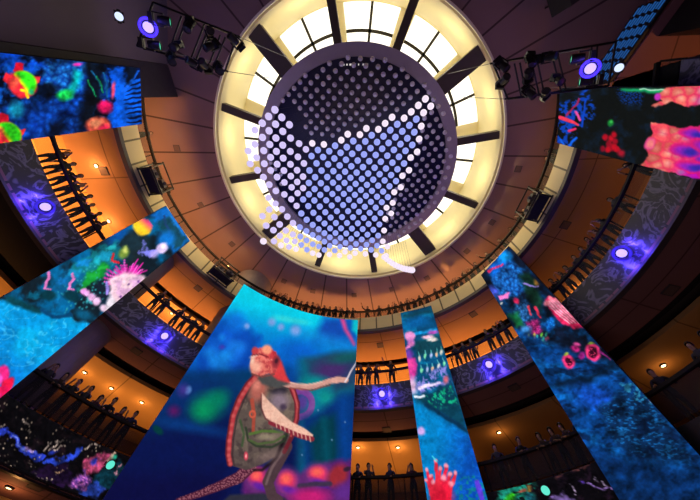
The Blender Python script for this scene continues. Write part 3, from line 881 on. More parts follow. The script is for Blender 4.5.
def paint_turtle(x, y):
    A = Art(x, y, (8, 18, 70), 0.3)
    # water: bright turquoise above, deep navy below
    A.lay(A.step(-(y + (x - 240) * 0.10), -440, -340), (6, 92, 190))
    A.lay(A.step(-(y + (x - 240) * -0.22), -366, -300), (4, 164, 222))
    A.lay(0.9 * A.step(-(y - (x - 240) * 0.30), -326, -292), (8, 206, 226))
    A.poly([(312, 342), (324, 316), (360, 316), (360, 352), (336, 348)], (10, 84, 178), 5)
    A.lay(0.5 * A.region([(318, 330), (336, 318), (350, 330), (332, 344)], 3, 4, 8, 3), (24, 60, 160))
    A.line([(296, 330), (330, 341), (360, 348)], 5, (16, 140, 215), 3, soft=6, k=0.8)
    A.line([(342, 318), (346, 330), (354, 344)], 2.4, (196, 70, 140), 1.4, soft=1.6)
    A.poly([(353, 318), (360, 318), (360, 338), (352, 330)], (10, 186, 200), 2)
    A.lay(A.region([(200, 330), (226, 316), (262, 336), (250, 372), (200, 372)], 5, 5, 10, 7) * 0.8, (8, 62, 164))
    for cx, cy, r, col in ((214, 348, 8, (16, 94, 200)), (226, 336, 7, (14, 90, 204)), (232, 356, 8, (18, 110, 214)), (212, 364, 8, (10, 80, 186)), (242, 340, 8, (10, 74, 180)), (236, 322, 9, (14, 110, 214)), (246, 326, 4, (40, 130, 220))):
        A.blob(cx, cy, r, r, col, 0, 0.6, 0.85)
    for i in range(14):
        A.blob(206 + 44 * hsh(i, 1, 3), 328 + 44 * hsh(i, 2, 3), 3 + 3 * hsh(i, 3, 3), 3 + 3 * hsh(i, 3, 3), (24, 104 + 40 * hsh(i, 4, 3), 224), 0, 0.8, 0.6)
    A.blob(222, 347, 2.5, 2, (70, 50, 160), 0, 0.8, 0.8)
    for cx, cy, rx in ((272, 322, 4), (281, 327, 3.4), (295.5, 330.5, 5), (247, 326, 2.5)):
        A.blob(cx, cy, rx, rx, (128, 158, 222), 0, 0.5, 0.9)
    for cx, cy in ((280, 318), (290, 320), (302, 322)):
        A.blob(cx, cy, 7, 2.6, (70, 220, 214), 8, 0.8, 0.6)
    A.blob(300, 352, 22, 12, (8, 88, 196), 10, 0.6, 0.8)
    # dark middle ground
    A.lay(A.step(y + (x - 200) * 0.06, 366, 378) * A.step(-x, -300, -262) * 0.9, (4, 52, 92))
    A.lay(A.step(y + (x - 200) * 0.15, 392, 440) * A.step(-x, -330, -262) * 0.95, (9, 18, 72))
    A.blob(186, 398, 44, 22, (9, 40, 104), -10, 0.6, 0.8)
    A.blob(196, 428, 40, 5, (8, 60, 128), 10, 0.8, 0.7)
    A.blob(207, 407, 15, 12, (4, 112, 84), -20, 0.7)
    A.blob(216, 400, 12, 8, (4, 120, 92), -30, 0.7)
    A.blob(203, 411, 9, 8, (6, 138, 88), 0, 0.8)
    A.blob(188, 390, 4.2, 3.2, (80, 132, 190), -60, 0.4)
    A.blob(183, 390, 5, 6, (70, 50, 140), 20, 0.7, 0.8)
    A.blob(174, 411, 5.5, 5, (80, 24, 92), 0, 0.7)
    A.blob(158, 430, 6, 3.4, (4, 56, 58), 40, 0.3)
    A.lay(A.step(y, 455, 490) * A.step(-x, -235, -215) * 0.6, (12, 8, 52))
    # right hand background
    A.lay(A.step(x, 290, 306) * A.step(y, 352, 362), (12, 92, 118))
    A.poly([(306, 360), (334, 352), (362, 352), (362, 384), (330, 392), (312, 378)], (30, 64, 96), 4)
    A.blob(332, 370, 17, 10, (66, 42, 100), -8, 0.5)
    A.blob(345, 358, 16, 5, (18, 90, 90), -10, 0.6, 0.8)
    A.blob(316, 385, 14, 9, (10, 132, 136), 10, 0.5)
    A.blob(318, 402, 13, 14, (10, 116, 142), 0, 0.6)
    A.blob(326, 398, 8, 6, (14, 150, 140), 30, 0.6, 0.8)
    A.ringb(300, 404, 12, 13, 3, (170, 60, 150), 10, 0.7)
    A.blob(303, 402, 6, 9, (110, 40, 140), 10, 0.6, 0.7)
    A.poly([(302, 418), (322, 410), (334, 400), (362, 388), (362, 500), (306, 500)], (6, 46, 110), 5)
    A.poly([(308, 430), (320, 418), (336, 414), (340, 452), (332, 474), (314, 474)], (4, 56, 72), 5)
    A.line([(344, 400), (346, 470)], 5, (6, 62, 138), soft=6)
    A.line([(324, 420), (328, 470)], 3, (4, 74, 92), soft=4)
    for cx, cy in ((318, 410), (332, 440), (345, 422), (302, 455)):
        A.blob(cx, cy, 0.9, 0.9, (120, 150, 190), 0, 0.6, 0.7)
    # glowing shells along the floor
    A.lay(A.region([(242, 506), (244, 478), (268, 466), (300, 474), (330, 462), (346, 460), (362, 456), (362, 506)], 3, 3, 10, 2) * 0.9, (98, 30, 104))
    for cx, cy, rx, ry in ((257, 478, 9, 11), (287, 482, 10, 12), (318, 475, 11, 10)):
        A.blob(cx, cy, rx * 1.25, ry * 1.25, (110, 52, 120), 0, 0.3, 0.8)
        A.blob(cx, cy - 1, rx * 0.85, ry * 0.8, (222, 52, 96), 10, 0.4)
        A.blob(cx - 1, cy - 3, rx * 0.5, ry * 0.4, (246, 96, 86), 0, 0.6)
        A.blob(cx + 2, cy + 8, rx * 0.9, 3.5, (80, 30, 160), 20, 0.5, 0.8)
    A.blob(338, 476, 9, 12, (150, 40, 50), 30, 0.3)
    A.blob(347, 469, 4, 2.4, (50, 30, 50), -20, 0.3)
    A.line([(300, 486), (316, 484), (330, 484)], 2.4, (60, 46, 72), soft=1)
    A.blob(310, 497, 18, 8, (190, 30, 110), 0, 0.5)
    A.blob(345, 492, 10, 9, (92, 40, 130), 0, 0.5)
    A.poly([(222, 502), (230, 495), (262, 493), (284, 498), (290, 502)], (44, 44, 58), 1.5)
    # sea turtle standing upright with a baton
    tex = A.fbm(2.2, 31, 3)
    A.line([(250, 466), (240, 477), (222, 485), (202, 493), (178, 501)], 6.5, (80, 32, 52), 2.6)
    d1, d2, rv = cells(x / 2.0, y / 2.0, 8)
    tail = np.clip(0.5 - (Art(x, y, (0, 0, 0)).line([(250, 466), (240, 477), (222, 485), (202, 493), (178, 501)], 5.5, (1, 1, 1), 2).c[:, 0] < 0.5) * 1.0, 0, 1) * 2
    A.lay(tail * (d1 < 0.38) * 0.6, (176, 110, 120))
    A.line([(286, 446), (276, 466), (268, 482), (272, 496), (278, 500)], 6.5, (74, 54, 60), 5.0)
    A.line([(283, 450), (272, 468), (266, 484)], 1.6, (124, 100, 100), 1.2, k=0.7)
    shell = [(257, 374), (248, 384), (240, 398), (233, 416), (229, 436), (228, 456), (233, 466), (246, 470), (262, 464), (276, 456), (290, 438), (297, 418), (296, 400), (291, 386), (282, 378)]
    A.poly(shell, (92, 78, 72))
    A.lay(np.clip(0.5 - A.sdf(shell), 0, 1) * A.step(A.fbm(7, 41, 4), 0.45, 0.65) * 0.55, (130, 112, 96))
    A.lay(np.clip(0.5 - A.sdf(shell), 0, 1) * A.step(A.fbm(5, 47, 4), 0.5, 0.7) * 0.6, (58, 46, 48))
    A.lay(np.clip(0.5 - A.sdf(shell), 0, 1) * A.step(y, 436, 470) * 0.45, (60, 48, 52))
    rim = [(258, 374), (248, 385), (240, 398), (233, 416), (229.5, 436), (228, 454), (230, 464)]
    A.line(rim, 3.4, (112, 32, 40), 2.8)
    A.line([(px + 0.6, py + 0.3) for px, py in rim], 2.2, (178, 58, 64), 1.7)
    for k in range(15):
        t = k / 14 * 5.99
        q, f = int(t), t - int(t)
        px, py = rim[q][0] * (1 - f) + rim[q + 1][0] * f, rim[q][1] * (1 - f) + rim[q + 1][1] * f
        A.blob(px + 0.4, py, 1.6, 1.9, (204, 92, 90), 30, 0.6, 0.8)
    A.line([(px + 4.2, py + 1.2) for px, py in rim], 0.9, (58, 40, 44), k=0.8)
    A.line([(284, 378), (292, 388), (297, 402), (297, 418), (292, 436), (284, 452)], 3.2, (104, 32, 42), 2.0)
    A.line([(285, 379), (292.6, 389), (297, 403), (296.6, 418), (291, 436)], 1.5, (170, 62, 66), 1.0)
    A.line([(285, 379), (294, 392), (297.5, 408)], 0.8, (200, 90, 90), 0.6, k=0.7)
    A.line([(286, 436), (276, 458), (262, 470), (254, 470)], 1.8, (30, 20, 26), 1.2, soft=1.2)
    A.blob(258, 390, 8, 12, (186, 96, 84), 20, 0.4, 0.85)
    A.blob(257, 385, 4, 5, (222, 132, 116), 20, 0.6, 0.8)
    A.line([(252, 400), (254, 414), (253, 432)], 2.0, (170, 70, 54), 1.6, k=0.9)
    A.ringb(252.5, 414, 2.6, 3, 0.9, (204, 88, 66))
    A.line([(240, 420), (244, 434), (242, 446)], 1.2, (56, 78, 48), k=0.8)
    A.line([(246, 428), (248, 440), (256, 446), (272, 447), (284, 441), (288, 430)], 1.2, (44, 54, 40), k=0.9)
    A.line([(250, 434), (262, 431), (282, 432)], 1.4, (84, 112, 52), k=0.95)
    A.blob(266, 437, 9, 3, (150, 136, 112), 0, 0.5, 0.8)
    A.blob(270, 456, 12, 5, (122, 100, 96), -20, 0.6, 0.7)
    A.line([(249, 440), (258, 444), (274, 442), (284, 436)], 1.2, (74, 92, 52), k=0.9)
    A.blob(280, 428, 7, 4, (74, 70, 84), 20, 0.4, 0.8)
    A.blob(246, 456, 2, 4, (206, 66, 86), 0, 0.35)
    A.blob(246, 456, 0.8, 1.8, (250, 160, 160), 0, 0.4)
    A.blob(279, 391, 8, 3.6, (46, 40, 50), -8, 0.3)
    A.blob(279, 401, 9, 8, (132, 112, 126), 0, 0.5)
    A.blob(283, 407, 3, 3, (70, 54, 74), 0, 0.5)
    # flipper across the belly
    fl = [(262, 393), (262, 408), (266, 418), (278, 426), (292, 432), (304, 437), (312, 440), (313, 435), (304, 428), (292, 422), (280, 412), (270, 402)]
    A.poly([(px - 0.8, py + 1.2) for px, py in fl], (96, 46, 50), 1.0)
    A.poly(fl, (236, 186, 164))
    A.lay(np.clip(0.5 - A.sdf(fl), 0, 1) * A.step(tex, 0.5, 0.7) * 0.35, (196, 136, 118))
    A.line([(270, 423), (284, 429), (300, 436), (312, 439)], 2.0, (132, 40, 54), 2.4)
    for k in range(9):
        cx, cy = 276 + 4.2 * k, 424.5 + 1.75 * k
        A.line([(cx, cy - 2), (cx + 0.8, cy + 3)], 0.5, (224, 170, 150))
    # arm holding the baton out over the reef
    A.line([(282, 383), (300, 387), (316, 386), (330, 381), (340, 379.5), (346, 380)], 3.0, (206, 150, 138), 2.6)
    A.blob(337, 380, 6, 3.2, (218, 160, 146), -10, 0.25)
    A.line([(290, 388), (312, 390), (330, 385)], 0.8, (130, 60, 56), k=0.8)
    A.line([(286, 382), (306, 385), (322, 382)], 0.7, (236, 190, 172), k=0.8)
    A.line([(345, 382), (357, 361)], 0.8, (232, 214, 220), 0.5)
    # neck and head
    A.poly([(254, 372), (262, 376), (282, 374), (290, 384), (278, 388), (262, 384)], (74, 74, 74), 1.2)
    A.poly([(274, 352), (282, 362), (286, 374), (290, 383), (278, 380), (270, 374)], (206, 58, 62), 1.2)
    head = [(251, 358), (250, 366), (252, 373), (258, 377), (268, 374), (276, 372), (279, 362), (276, 352), (268, 347), (258, 348), (253, 352)]
    A.poly(head, (222, 112, 98))
    hm = np.clip(0.5 - A.sdf(head), 0, 1)
    A.lay(hm * A.step(A.x + (y - 360) * -0.6, 262, 276) * 0.8, (198, 46, 58))
    A.lay(hm * A.step(tex, 0.5, 0.72) * 0.5, (176, 50, 62))
    A.lay(hm * A.step(A.fbm(3.2, 61, 3), 0.5, 0.68) * 0.55, (150, 34, 48))
    A.blob(256, 367, 5.5, 6, (242, 168, 144), 10, 0.5)
    A.blob(252.5, 361, 2, 4, (248, 196, 170), 10, 0.6)
    A.line([(262, 356), (266, 360), (273, 360)], 1.0, (236, 120, 110), 0.6)
    A.blob(255, 351, 3.6, 4, (196, 62, 66), 0, 0.25)
    A.blob(267, 349.5, 5, 4.6, (240, 150, 118), 10, 0.25)
    A.blob(254, 356, 4.6, 1.6, (232, 190, 176), -20, 0.4, 0.8)
    A.line([(252, 355), (260, 354), (268, 357)], 0.7, (120, 30, 40))
    A.line([(252, 374), (262, 377), (274, 374)], 0.9, (120, 66, 62))
    A.blob(276, 362, 3.6, 6.5, (138, 46, 56), 15, 0.3)
    A.blob(276.5, 361, 1.6, 2.6, (70, 30, 44), 15, 0.4)
    return A.grain(0.05, 3, 0.06)


def paint_coral(x, y):
    A = Art(x, y, (8, 70, 112), 1.2)
    A.lay(A.step(A.fbm(9, 2, 4, 5), 0.45, 0.7), (8, 112, 156))
    A.lay(A.step(-y, -314, -306) * 0.8, (14, 50, 70))
    A.line([(404, 316), (432, 311)], 1.5, (16, 60, 74), soft=2)
    A.blob(416, 323, 12, 5, (8, 98, 168), -10, 0.6)
    A.lay(0.8 * A.region([(412, 342), (444, 334), (446, 352), (418, 356)], 2, 3, 6, 3), (18, 62, 70))
    A.line([(412, 334), (424, 333), (436, 330)], 1.5, (20, 150, 220), 1.0)
    A.blob(433, 333, 5, 1.6, (190, 80, 190), -8, 0.4)
    A.blob(428, 337, 6, 1.5, (244, 190, 214), -8, 0.3)
    A.blob(432, 339.5, 5.4, 1.6, (240, 226, 220), -8, 0.3)
    A.blob(410, 336, 4.6, 4.6, (240, 150, 214), 0, 0.2)
    A.blob(411, 343, 3.5, 4, (214, 116, 206), 0, 0.4)
    A.line([(406, 349), (412, 344)], 1.6, (236, 130, 200))
    A.lay(A.region([(405, 354), (414, 358), (418, 372), (410, 384), (406, 378)], 1.2, 2, 4, 3), (204, 54, 150))
    A.blob(410, 364, 3, 6, (240, 70, 160), -10, 0.5)
    A.blob(409, 354, 3.6, 4, (110, 60, 170), 0, 0.5)
    A.blob(413, 386, 4, 9, (222, 180, 216), -10, 0.5)
    for i, (cx, cy) in enumerate(((419.5, 358), (425.5, 355.5), (431.5, 354.5), (437, 353.5), (442, 351.5), (421.5, 370), (427, 368.5), (432, 368.5), (438, 365.5), (443.5, 363))):
        A.blob(cx, cy + 0.8, 1.3, 2.6, ((226, 226, 214), (120, 220, 170), (170, 190, 236), (240, 190, 150))[i % 4], 8, 0.35)
        A.line([(cx - 0.5, cy - 5), (cx, cy - 2)], 0.4, (90, 190, 190))
    A.lay(A.region([(412, 378), (446, 366), (450, 384), (420, 394)], 2, 3, 4, 5) * A.step(A.fbm(2.6, 7, 3), 0.42, 0.62), (132, 128, 210))
    A.line([(420, 388), (434, 384), (440, 383)], 1.8, (226, 206, 240), 1.2)
    A.blob(446, 380, 2.4, 4, (222, 110, 130), 10, 0.4)
    A.lay(A.region([(414, 396), (452, 386), (462, 410), (464, 428), (446, 416), (418, 404)], 2, 3, 4, 6), (10, 62, 84))
    A.lay(A.region([(424, 398), (450, 388), (458, 404), (436, 408)], 2, 3, 3, 9) * A.step(A.fbm(3.0, 3, 3), 0.42, 0.6), (20, 176, 130))
    A.line([(415, 397), (424, 396)], 1.2, (220, 226, 240))
    low = A.step(y - (x - 420) * 0.62, 398, 410)
    A.lay(low, (4, 128, 196))
    A.lay(low * A.step(x + (y - 430) * 0.2, 430, 486) * 0.9, (10, 74, 190))
    r1 = 1 - np.abs(A.fbm(9, 12, 3, 6) * 2 - 1)
    A.lay(low * 0.25 * A.step(r1, 0.93, 1.0), (40, 170, 230))
    A.line([(426, 404), (444, 416), (458, 424), (468, 432)], 1.8, (8, 48, 78), 2.2, soft=1.2)
    A.blob(421, 431.5, 4, 4.2, (196, 160, 222), 0, 0.35)
    A.lay(A.region([(458, 480), (480, 472), (492, 502), (456, 502)], 2, 4, 4, 4) * A.step(A.fbm(3.2, 4, 3), 0.42, 0.6), (14, 120, 150))
    A.line([(477, 482), (482, 500)], 2.4, (90, 60, 210), 2.6)
    for i, (tx, ty, w) in enumerate(((427, 469, 2), (431, 476, 2), (436, 461, 2.2), (440, 468, 2.2), (446, 466, 2.4), (450, 474, 2.4), (455, 473, 2.2), (433, 482, 2.4), (444, 478, 3), (451, 484, 3), (426, 480, 2))):
        A.line([(441 + (tx - 440) * 0.45, 506), (tx * 0.65 + 441 * 0.35, 490), (tx, ty)], 3.0, (232, 34 + 4 * (i % 4), 66), w * 0.6)
        A.blob(tx, ty, w * 0.8, w, (250, 150, 170), 0, 0.5)
    A.blob(442, 498, 10, 12, (214, 22, 52), 0, 0.5)
    A.line([(433, 456), (437, 462)], 0.6, (70, 210, 220))
    return A.grain(0.16, 3, 0.15)


def paint_cave(x, y):
    A = Art(x, y, (14, 24, 44), 1.6)
    A.lay(A.step(A.fbm(9, 2), 0.42, 0.7), (10, 52, 96))
    A.poly([(486, 268), (503, 246), (514, 262), (496, 284)], (14, 96, 200), 3)
    A.blob(505, 257, 6, 5, (16, 146, 226), -30, 0.5)
    A.coral(A.region([(492, 280), (510, 262), (522, 268), (530, 290), (512, 298), (500, 294)], 2, 3, 6, 5), 3.0, (10, 40, 96), (36, 130, 226), 4)
    A.lay(0.9 * A.region([(520, 276), (530, 272), (540, 296), (542, 312), (532, 306), (526, 292)], 2, 2, 5, 8), (16, 50, 34))
    A.line([(488, 271), (496, 267), (503, 264)], 1.2, (230, 40, 90), 0.7)
    A.line([(524, 283), (531, 286), (538, 287)], 1.0, (150, 130, 220), 0.6)
    A.blob(536, 283, 2, 3.5, (160, 110, 40), -40, 0.5, 0.8)
    A.poly([(498, 297), (508, 292), (511, 292), (508, 298), (500, 300)], (230, 110, 180), 0.8)
    A.blob(494, 291, 4, 5, (70, 90, 220), -30, 0.5)
    A.blob(516, 300.5, 2.8, 3, (226, 40, 90), 0, 0.4)
    A.blob(501.5, 303.5, 1.4, 1.5, (230, 230, 220), 0, 0.4)
    A.coral(A.region([(512, 306), (526, 300), (534, 318), (522, 326)], 2, 3, 5, 2), 2.4, (12, 40, 80), (50, 120, 190), 7)
    A.lay(A.region([(508, 316), (518, 312), (524, 326), (516, 328)], 2, 2, 4, 3) * 0.9, (18, 96, 50))
    A.line([(528, 307), (531, 316)], 1.6, (240, 70, 90), 0.7)
    A.line([(536, 308), (541, 317)], 1.6, (226, 50, 80), 0.8)
    A.coral(A.region([(526, 322), (538, 318), (542, 332), (532, 336)], 1.5, 2, 4, 2), 2.0, (90, 14, 70), (226, 60, 150), 3)
    A.coral(A.region([(540, 324), (552, 316), (556, 326), (548, 332)], 1.5, 2, 4, 7), 2.4, (10, 70, 170), (30, 150, 250), 6)
    A.blob(526, 330, 5, 4, (70, 150, 226), -20, 0.5, 0.8)
    for i in range(16):
        cx, cy = 526 + 24 * hsh(i, 3, 1), 334 + 10 * hsh(i, 5, 2)
        A.blob(cx, cy, 1.1, 2.0, ((130, 220, 70), (60, 190, 170), (226, 190, 60), (220, 90, 120))[i % 4], 10, 0.5)
    # big pink shell of petals
    A.poly([(544, 300), (550, 296), (556, 298), (566, 306), (578, 318), (586, 328), (574, 328), (562, 324), (553, 314)], (236, 40, 96), 1)
    for k in range(5):
        A.line([(546 + 2.2 * k, 302 - 0.6 * k), (556 + 2.6 * k, 312 - 0.5 * k), (570 + 3 * k, 324 - 0.3 * k)], 0.9, (255, 168, 190), 0.6)
    for cx, cy in ((546, 303), (551, 298.5), (557, 299.5)):
        A.blob(cx, cy, 2.6, 2.6, (250, 130, 150), 0, 0.5)
    # blue rock below
    low = A.step(y - (x - 540) * 0.35, 334, 346)
    A.lay(low, (10, 66, 138))
    A.lay(low * A.step(A.fbm(22, 9, 4, 9), 0.45, 0.65) * 0.8, (14, 104, 190))
    A.lay(low * A.step(A.fbm(15, 19, 4, 6), 0.52, 0.7) * 0.8, (8, 28, 62))
    A.line([(560, 384), (590, 380), (612, 366), (624, 362)], 4, (8, 30, 56), 3, soft=3)
    A.blob(600, 400, 26, 11, (22, 84, 214), 20, 0.5, 0.8)
    rock = A.region([(600, 408), (626, 388), (648, 398), (676, 430), (690, 462), (640, 462), (612, 440)], 4, 5, 8, 4)
    A.lay(rock, (10, 40, 78))
    A.lay(rock * A.step(A.fbm(3.4, 3, 4, 1.7), 0.5, 0.7) * 0.8, (22, 100, 168))
    A.lay(rock * A.step(A.fbm(9, 33, 4, 5), 0.5, 0.66) * 0.8, (8, 24, 54))
    A.lay(A.region([(618, 384), (640, 378), (660, 402), (640, 404)], 2, 4, 6, 4) * A.step(A.fbm(2.2, 8, 3), 0.48, 0.68) * 0.7, (60, 170, 210))
    A.blob(653, 399, 3, 4.5, (220, 170, 210), -30, 0.5)
    A.lay(A.step(y - (x - 620) * 0.15, 446, 466) * 0.92, (8, 42, 92))
    A.lay(A.step(y, 486, 504) * 0.5, (10, 34, 72))
    for cx, cy, rx, ry in ((569, 361.5, 5.4, 6.6), (592.5, 352, 6.4, 8.2)):
        A.blob(cx, cy, rx + 1, ry + 1, (244, 54, 120), -25, 0.14)
        A.blob(cx, cy + 0.3, rx * 0.66, ry * 0.68, (70, 12, 40), -25, 0.2)
        d1, d2, rv = cells(x / 1.6, y / 1.6, 4)
        A.lay(np.clip((0.7 - np.hypot((x - cx) / rx, (y - cy) / ry)) * 5, 0, 1) * (rv > 0.55) * (d1 < 0.4), (236, 60, 110))
        A.blob(cx - 2, cy - ry - 0.8, 2.6, 1.4, (150, 170, 60), -20, 0.4)
    A.blob(575, 348, 4, 3, (226, 40, 140), 0, 0.4)
    A.blob(581, 355, 3, 4, (196, 40, 160), 0, 0.4)
    A.blob(577, 343.5, 3.4, 2, (236, 80, 160), 0, 0.4)
    A.line([(600, 352), (610, 360)], 1.2, (190, 50, 160), 0.6)
    return A.grain(0.3, 3, 0.5)


def paint_banner_jelly(x, y):
    A = Art(x, y, (10, 9, 12), 5.0)
    A.lay(A.step(A.fbm(7, 3), 0.55, 0.75) * 0.5, (36, 20, 26))
    A.lay(A.region([(36, 470), (64, 460), (76, 480), (60, 492)], 2, 3, 6, 3) * 0.6, (38, 16, 62))
    A.line([(-6, 434), (6, 433), (12, 438), (20, 447), (30, 453), (40, 456)], 2.6, (44, 66, 205), 3.2)
    A.line([(10, 436), (22, 449), (30, 452)], 0.8, (120, 140, 250), 0.6)
    A.line([(47, 461), (58, 461), (70, 456), (80, 451)], 2.0, (40, 66, 190), 1.6)
    A.blob(54, 452, 4, 2.4, (36, 56, 180), -10, 0.5)
    d1, d2, rv = cells(x / 2.6, y / 2.0, 5)
    A.lay((rv > 0.86) * np.clip(1.2 - 3 * d1, 0, 1) * A.step(A.fbm(12, 5), 0.48, 0.6), (196, 170, 150))
    for p, q in (((44, 448), (52, 442)), ((50, 449), (60, 440)), ((56, 449), (66, 447)), ((26, 420), (29, 434)), ((30, 449), (33, 452)), ((84, 450), (98, 443)), ((0, 429), (6, 427))):
        A.line([p, q], 0.7, (216, 190, 176), 0.3)
    A.blob(30, 450, 2.4, 2, (190, 150, 240), 0, 0.5)
    A.line([(56, 471), (62, 471.5)], 0.6, (220, 170, 130))
    A.lay(A.region([(84, 466), (92, 454), (104, 452), (112, 456), (104, 468), (90, 472)], 1.5, 2, 4, 3), (190, 70, 112))
    A.blob(97, 461, 3.5, 3, (50, 60, 190), -30, 0.4)
    A.line([(106, 459), (114, 452), (118, 452)], 2, (210, 170, 150), 1)
    A.blob(114, 457, 4, 2, (30, 150, 120), -10, 0.5)
    A.poly([(92, 482), (98, 472), (118, 462), (124, 470), (112, 496)], (12, 52, 66), 2)
    A.coral(A.region([(68, 484), (74, 474), (88, 472), (92, 480), (84, 490), (72, 490)], 1.5, 2, 4, 4), 2.6, (40, 26, 110), (226, 120, 206), 7)
    A.lay(A.region([(76, 492), (92, 484), (100, 480), (104, 492), (94, 498)], 1.5, 3, 4, 9) * 0.85, (40, 70, 180))
    A.line([(116, 476), (120, 466)], 0.6, (230, 150, 170))
    return A.grain(0.5, 2.4, 0.5)


def paint_banner_dark(x, y):
    A = Art(x, y, (12, 10, 14), 4)
    A.lay(A.step(A.fbm(8, 2), 0.5, 0.75) * 0.6, (30, 20, 44))
    d1, d2, rv = cells(x / 3, y / 2.4, 5)
    A.lay((rv > 0.85) * np.clip(1.1 - 3 * d1, 0, 1), (110, 80, 150))
    return A.grain(0.6, 2, 0.5)


def paint_banner_reef(x, y):
    A = Art(x, y, (10, 8, 12), 4.0)
    A.lay(A.step(A.fbm(7, 3), 0.55, 0.75) * 0.6, (40, 22, 40))
    A.lay(A.region([(494, 486), (512, 480), (536, 484), (534, 502), (498, 502)], 1.5, 3, 5, 2) * A.step(A.fbm(4, 6, 3), 0.38, 0.55), (24, 130, 110))
    A.blob(507, 484, 10, 2.4, (28, 150, 66), -6, 0.5)
    A.blob(511, 498, 6.5, 4, (60, 215, 40), 0, 0.35)
    A.blob(531, 497, 5, 6, (30, 120, 140), -30, 0.4)
    A.blob(520, 491, 4, 2, (190, 90, 70), -20, 0.5)
    A.blob(529, 489, 3, 2, (150, 120, 50), -20, 0.5)
    A.lay(A.region([(548, 500), (560, 494), (575, 498), (570, 504)], 1.5, 2, 4, 2) * 0.8, (140, 110, 190))
    A.line([(588, 482), (602, 489), (614, 490), (622, 482)], 0.9, (170, 130, 220), 0.5)
    for p, q in (((596, 476), (600, 482)), ((604, 482), (606, 490)), ((614, 484), (616, 478)), ((570, 484), (574, 494)), ((563, 466), (572, 462))):
        A.line([p, q], 0.6, (196, 170, 210), 0.3)
    A.blob(581, 483, 2, 1.2, (120, 80, 240), 0, 0.5)
    A.line([(556, 478), (566, 470), (588, 466)], 1.0, (80, 44, 46), 0.6)
    return A.grain(0.5, 2.4, 0.5)


def paint_bars(x, y):
    return np.tile(np.array([4, 6, 12.0]), (len(x), 1))


def smooth_path(pts, n):
    """Arc through the plan points (2 = straight)."""
    if len(pts) == 2:
        return [(pts[0][0] + (pts[1][0] - pts[0][0]) * i / n, pts[0][1] + (pts[1][1] - pts[0][1]) * i / n) for i in range(n + 1)]
    (x0, y0), (x1, y1), (x2, y2) = pts
    d01, d12 = math.dist(pts[0], pts[1]), math.dist(pts[1], pts[2])
    tm = d01 / (d01 + d12)
    out = []
    for i in range(n + 1):
        t = i / n
        l0 = (t - tm) * (t - 1) / (tm)
        l1 = t * (t - 1) / (tm * (tm - 1))
        l2 = t * (t - tm) / (1 - tm)
        out.append((x0 * l0 + x1 * l1 + x2 * l2, y0 * l0 + y1 * l1 + y2 * l2))
    return out


def led_surface(name, path, h0, h1, nx, ny, painter, gain=1.0, parent=None, loc=(0, 0, 0)):
    """A gridded upright surface along a plan path; the picture is stored per vertex."""
    P = np.zeros(((nx + 1) * (ny + 1), 3))
    k = 0
    for j in range(ny + 1):
        z = Z(1 / (1 / h1 + (1 / h0 - 1 / h1) * j / ny))
        for i in range(nx + 1):
            P[k] = (path[i][0], path[i][1], z)
            k += 1
    bx, by = board(P)
    c = painter(bx, by) / 255.0
    c = np.clip(c, 0, 1)
    lin = np.where(c <= 0.04045, c / 12.92, ((c + 0.055) / 1.055) ** 2.4) * gain
    me = bpy.data.meshes.new(name)
    f = []
    for j in range(ny):
        for i in range(nx):
            a = j * (nx + 1) + i
            f.append((a, a + 1, a + nx + 2, a + nx + 1))
    me.from_pydata((P - np.array(loc)).tolist(), [], f)
    at = me.attributes.new('picture', 'FLOAT_COLOR', 'POINT')
    at.data.foreach_set('color', np.concatenate([lin, np.ones((len(lin), 1))], 1).astype(np.float32).ravel())
    me.materials.append(M['screen'])
    return link(name, me, parent)


def casing(name, path, h0, h1, depth, parent, loc, step=1):
    """The cabinet behind an LED surface: the path pushed away from the atrium axis."""
    pts = path[::step] if (len(path) - 1) % step == 0 else path
    off = []
    for i in range(len(pts)):
        a, b = pts[max(0, i - 1)], pts[min(len(pts) - 1, i + 1)]
        t = Vector((b[0] - a[0], b[1] - a[1], 0)).normalized()
        nrm = Vector((-t.y, t.x, 0))
        if nrm.dot(Vector((pts[i][0] - AX, pts[i][1] - AY, 0))) < 0:
            nrm = -nrm
        off.append(nrm)
    v, f = [], []
    for (x, y), nrm in zip(pts, off):
        for dd in (0.02, depth):
            for z in (Z(h0), Z(h1)):
                v.append((x + nrm.x * dd - loc[0], y + nrm.y * dd - loc[1], z - loc[2]))
    for i in range(len(pts) - 1):
        a, b = 4 * i, 4 * (i + 1)
        f += [(a, b, b + 1, a + 1), (a + 2, a + 3, b + 3, b + 2), (a + 1, b + 1, b + 3, a + 3), (a, a + 2, b + 2, b)]
    e = 4 * (len(pts) - 1)
    f += [(0, 1, 3, 2), (e, e + 2, e + 3, e + 1)]
    return MB().add(v, f).build(name, M['black'], parent)


def led_screen(label, pts, h0, h1, nx, ny, painter, gain=1.0):
    path = smooth_path(pts, nx)
    mid = path[nx // 2]
    loc = (mid[0], mid[1], Z(h0))
    t = thing('led_screen', label, 'LED screen', loc)
    led_surface('display', path, h0, h1, nx, ny, painter, gain, t, loc)
    casing('cabinet', path, h0 - 0.03, h1 + 0.03, 0.16, t, loc, max(1, nx // 12))
    return t


# ------------------------------------------------------------------ LED screens
def bracket(t, az, h):
    """Hanger bars from the fascia to a screen's cabinet."""
    p, q = pol(11.0, az, h), pol(R0 + 0.02, az, h)
    MB().tube(p - t.location, q - t.location, 0.05, 8).build('bracket', M['blackmetal'], t)


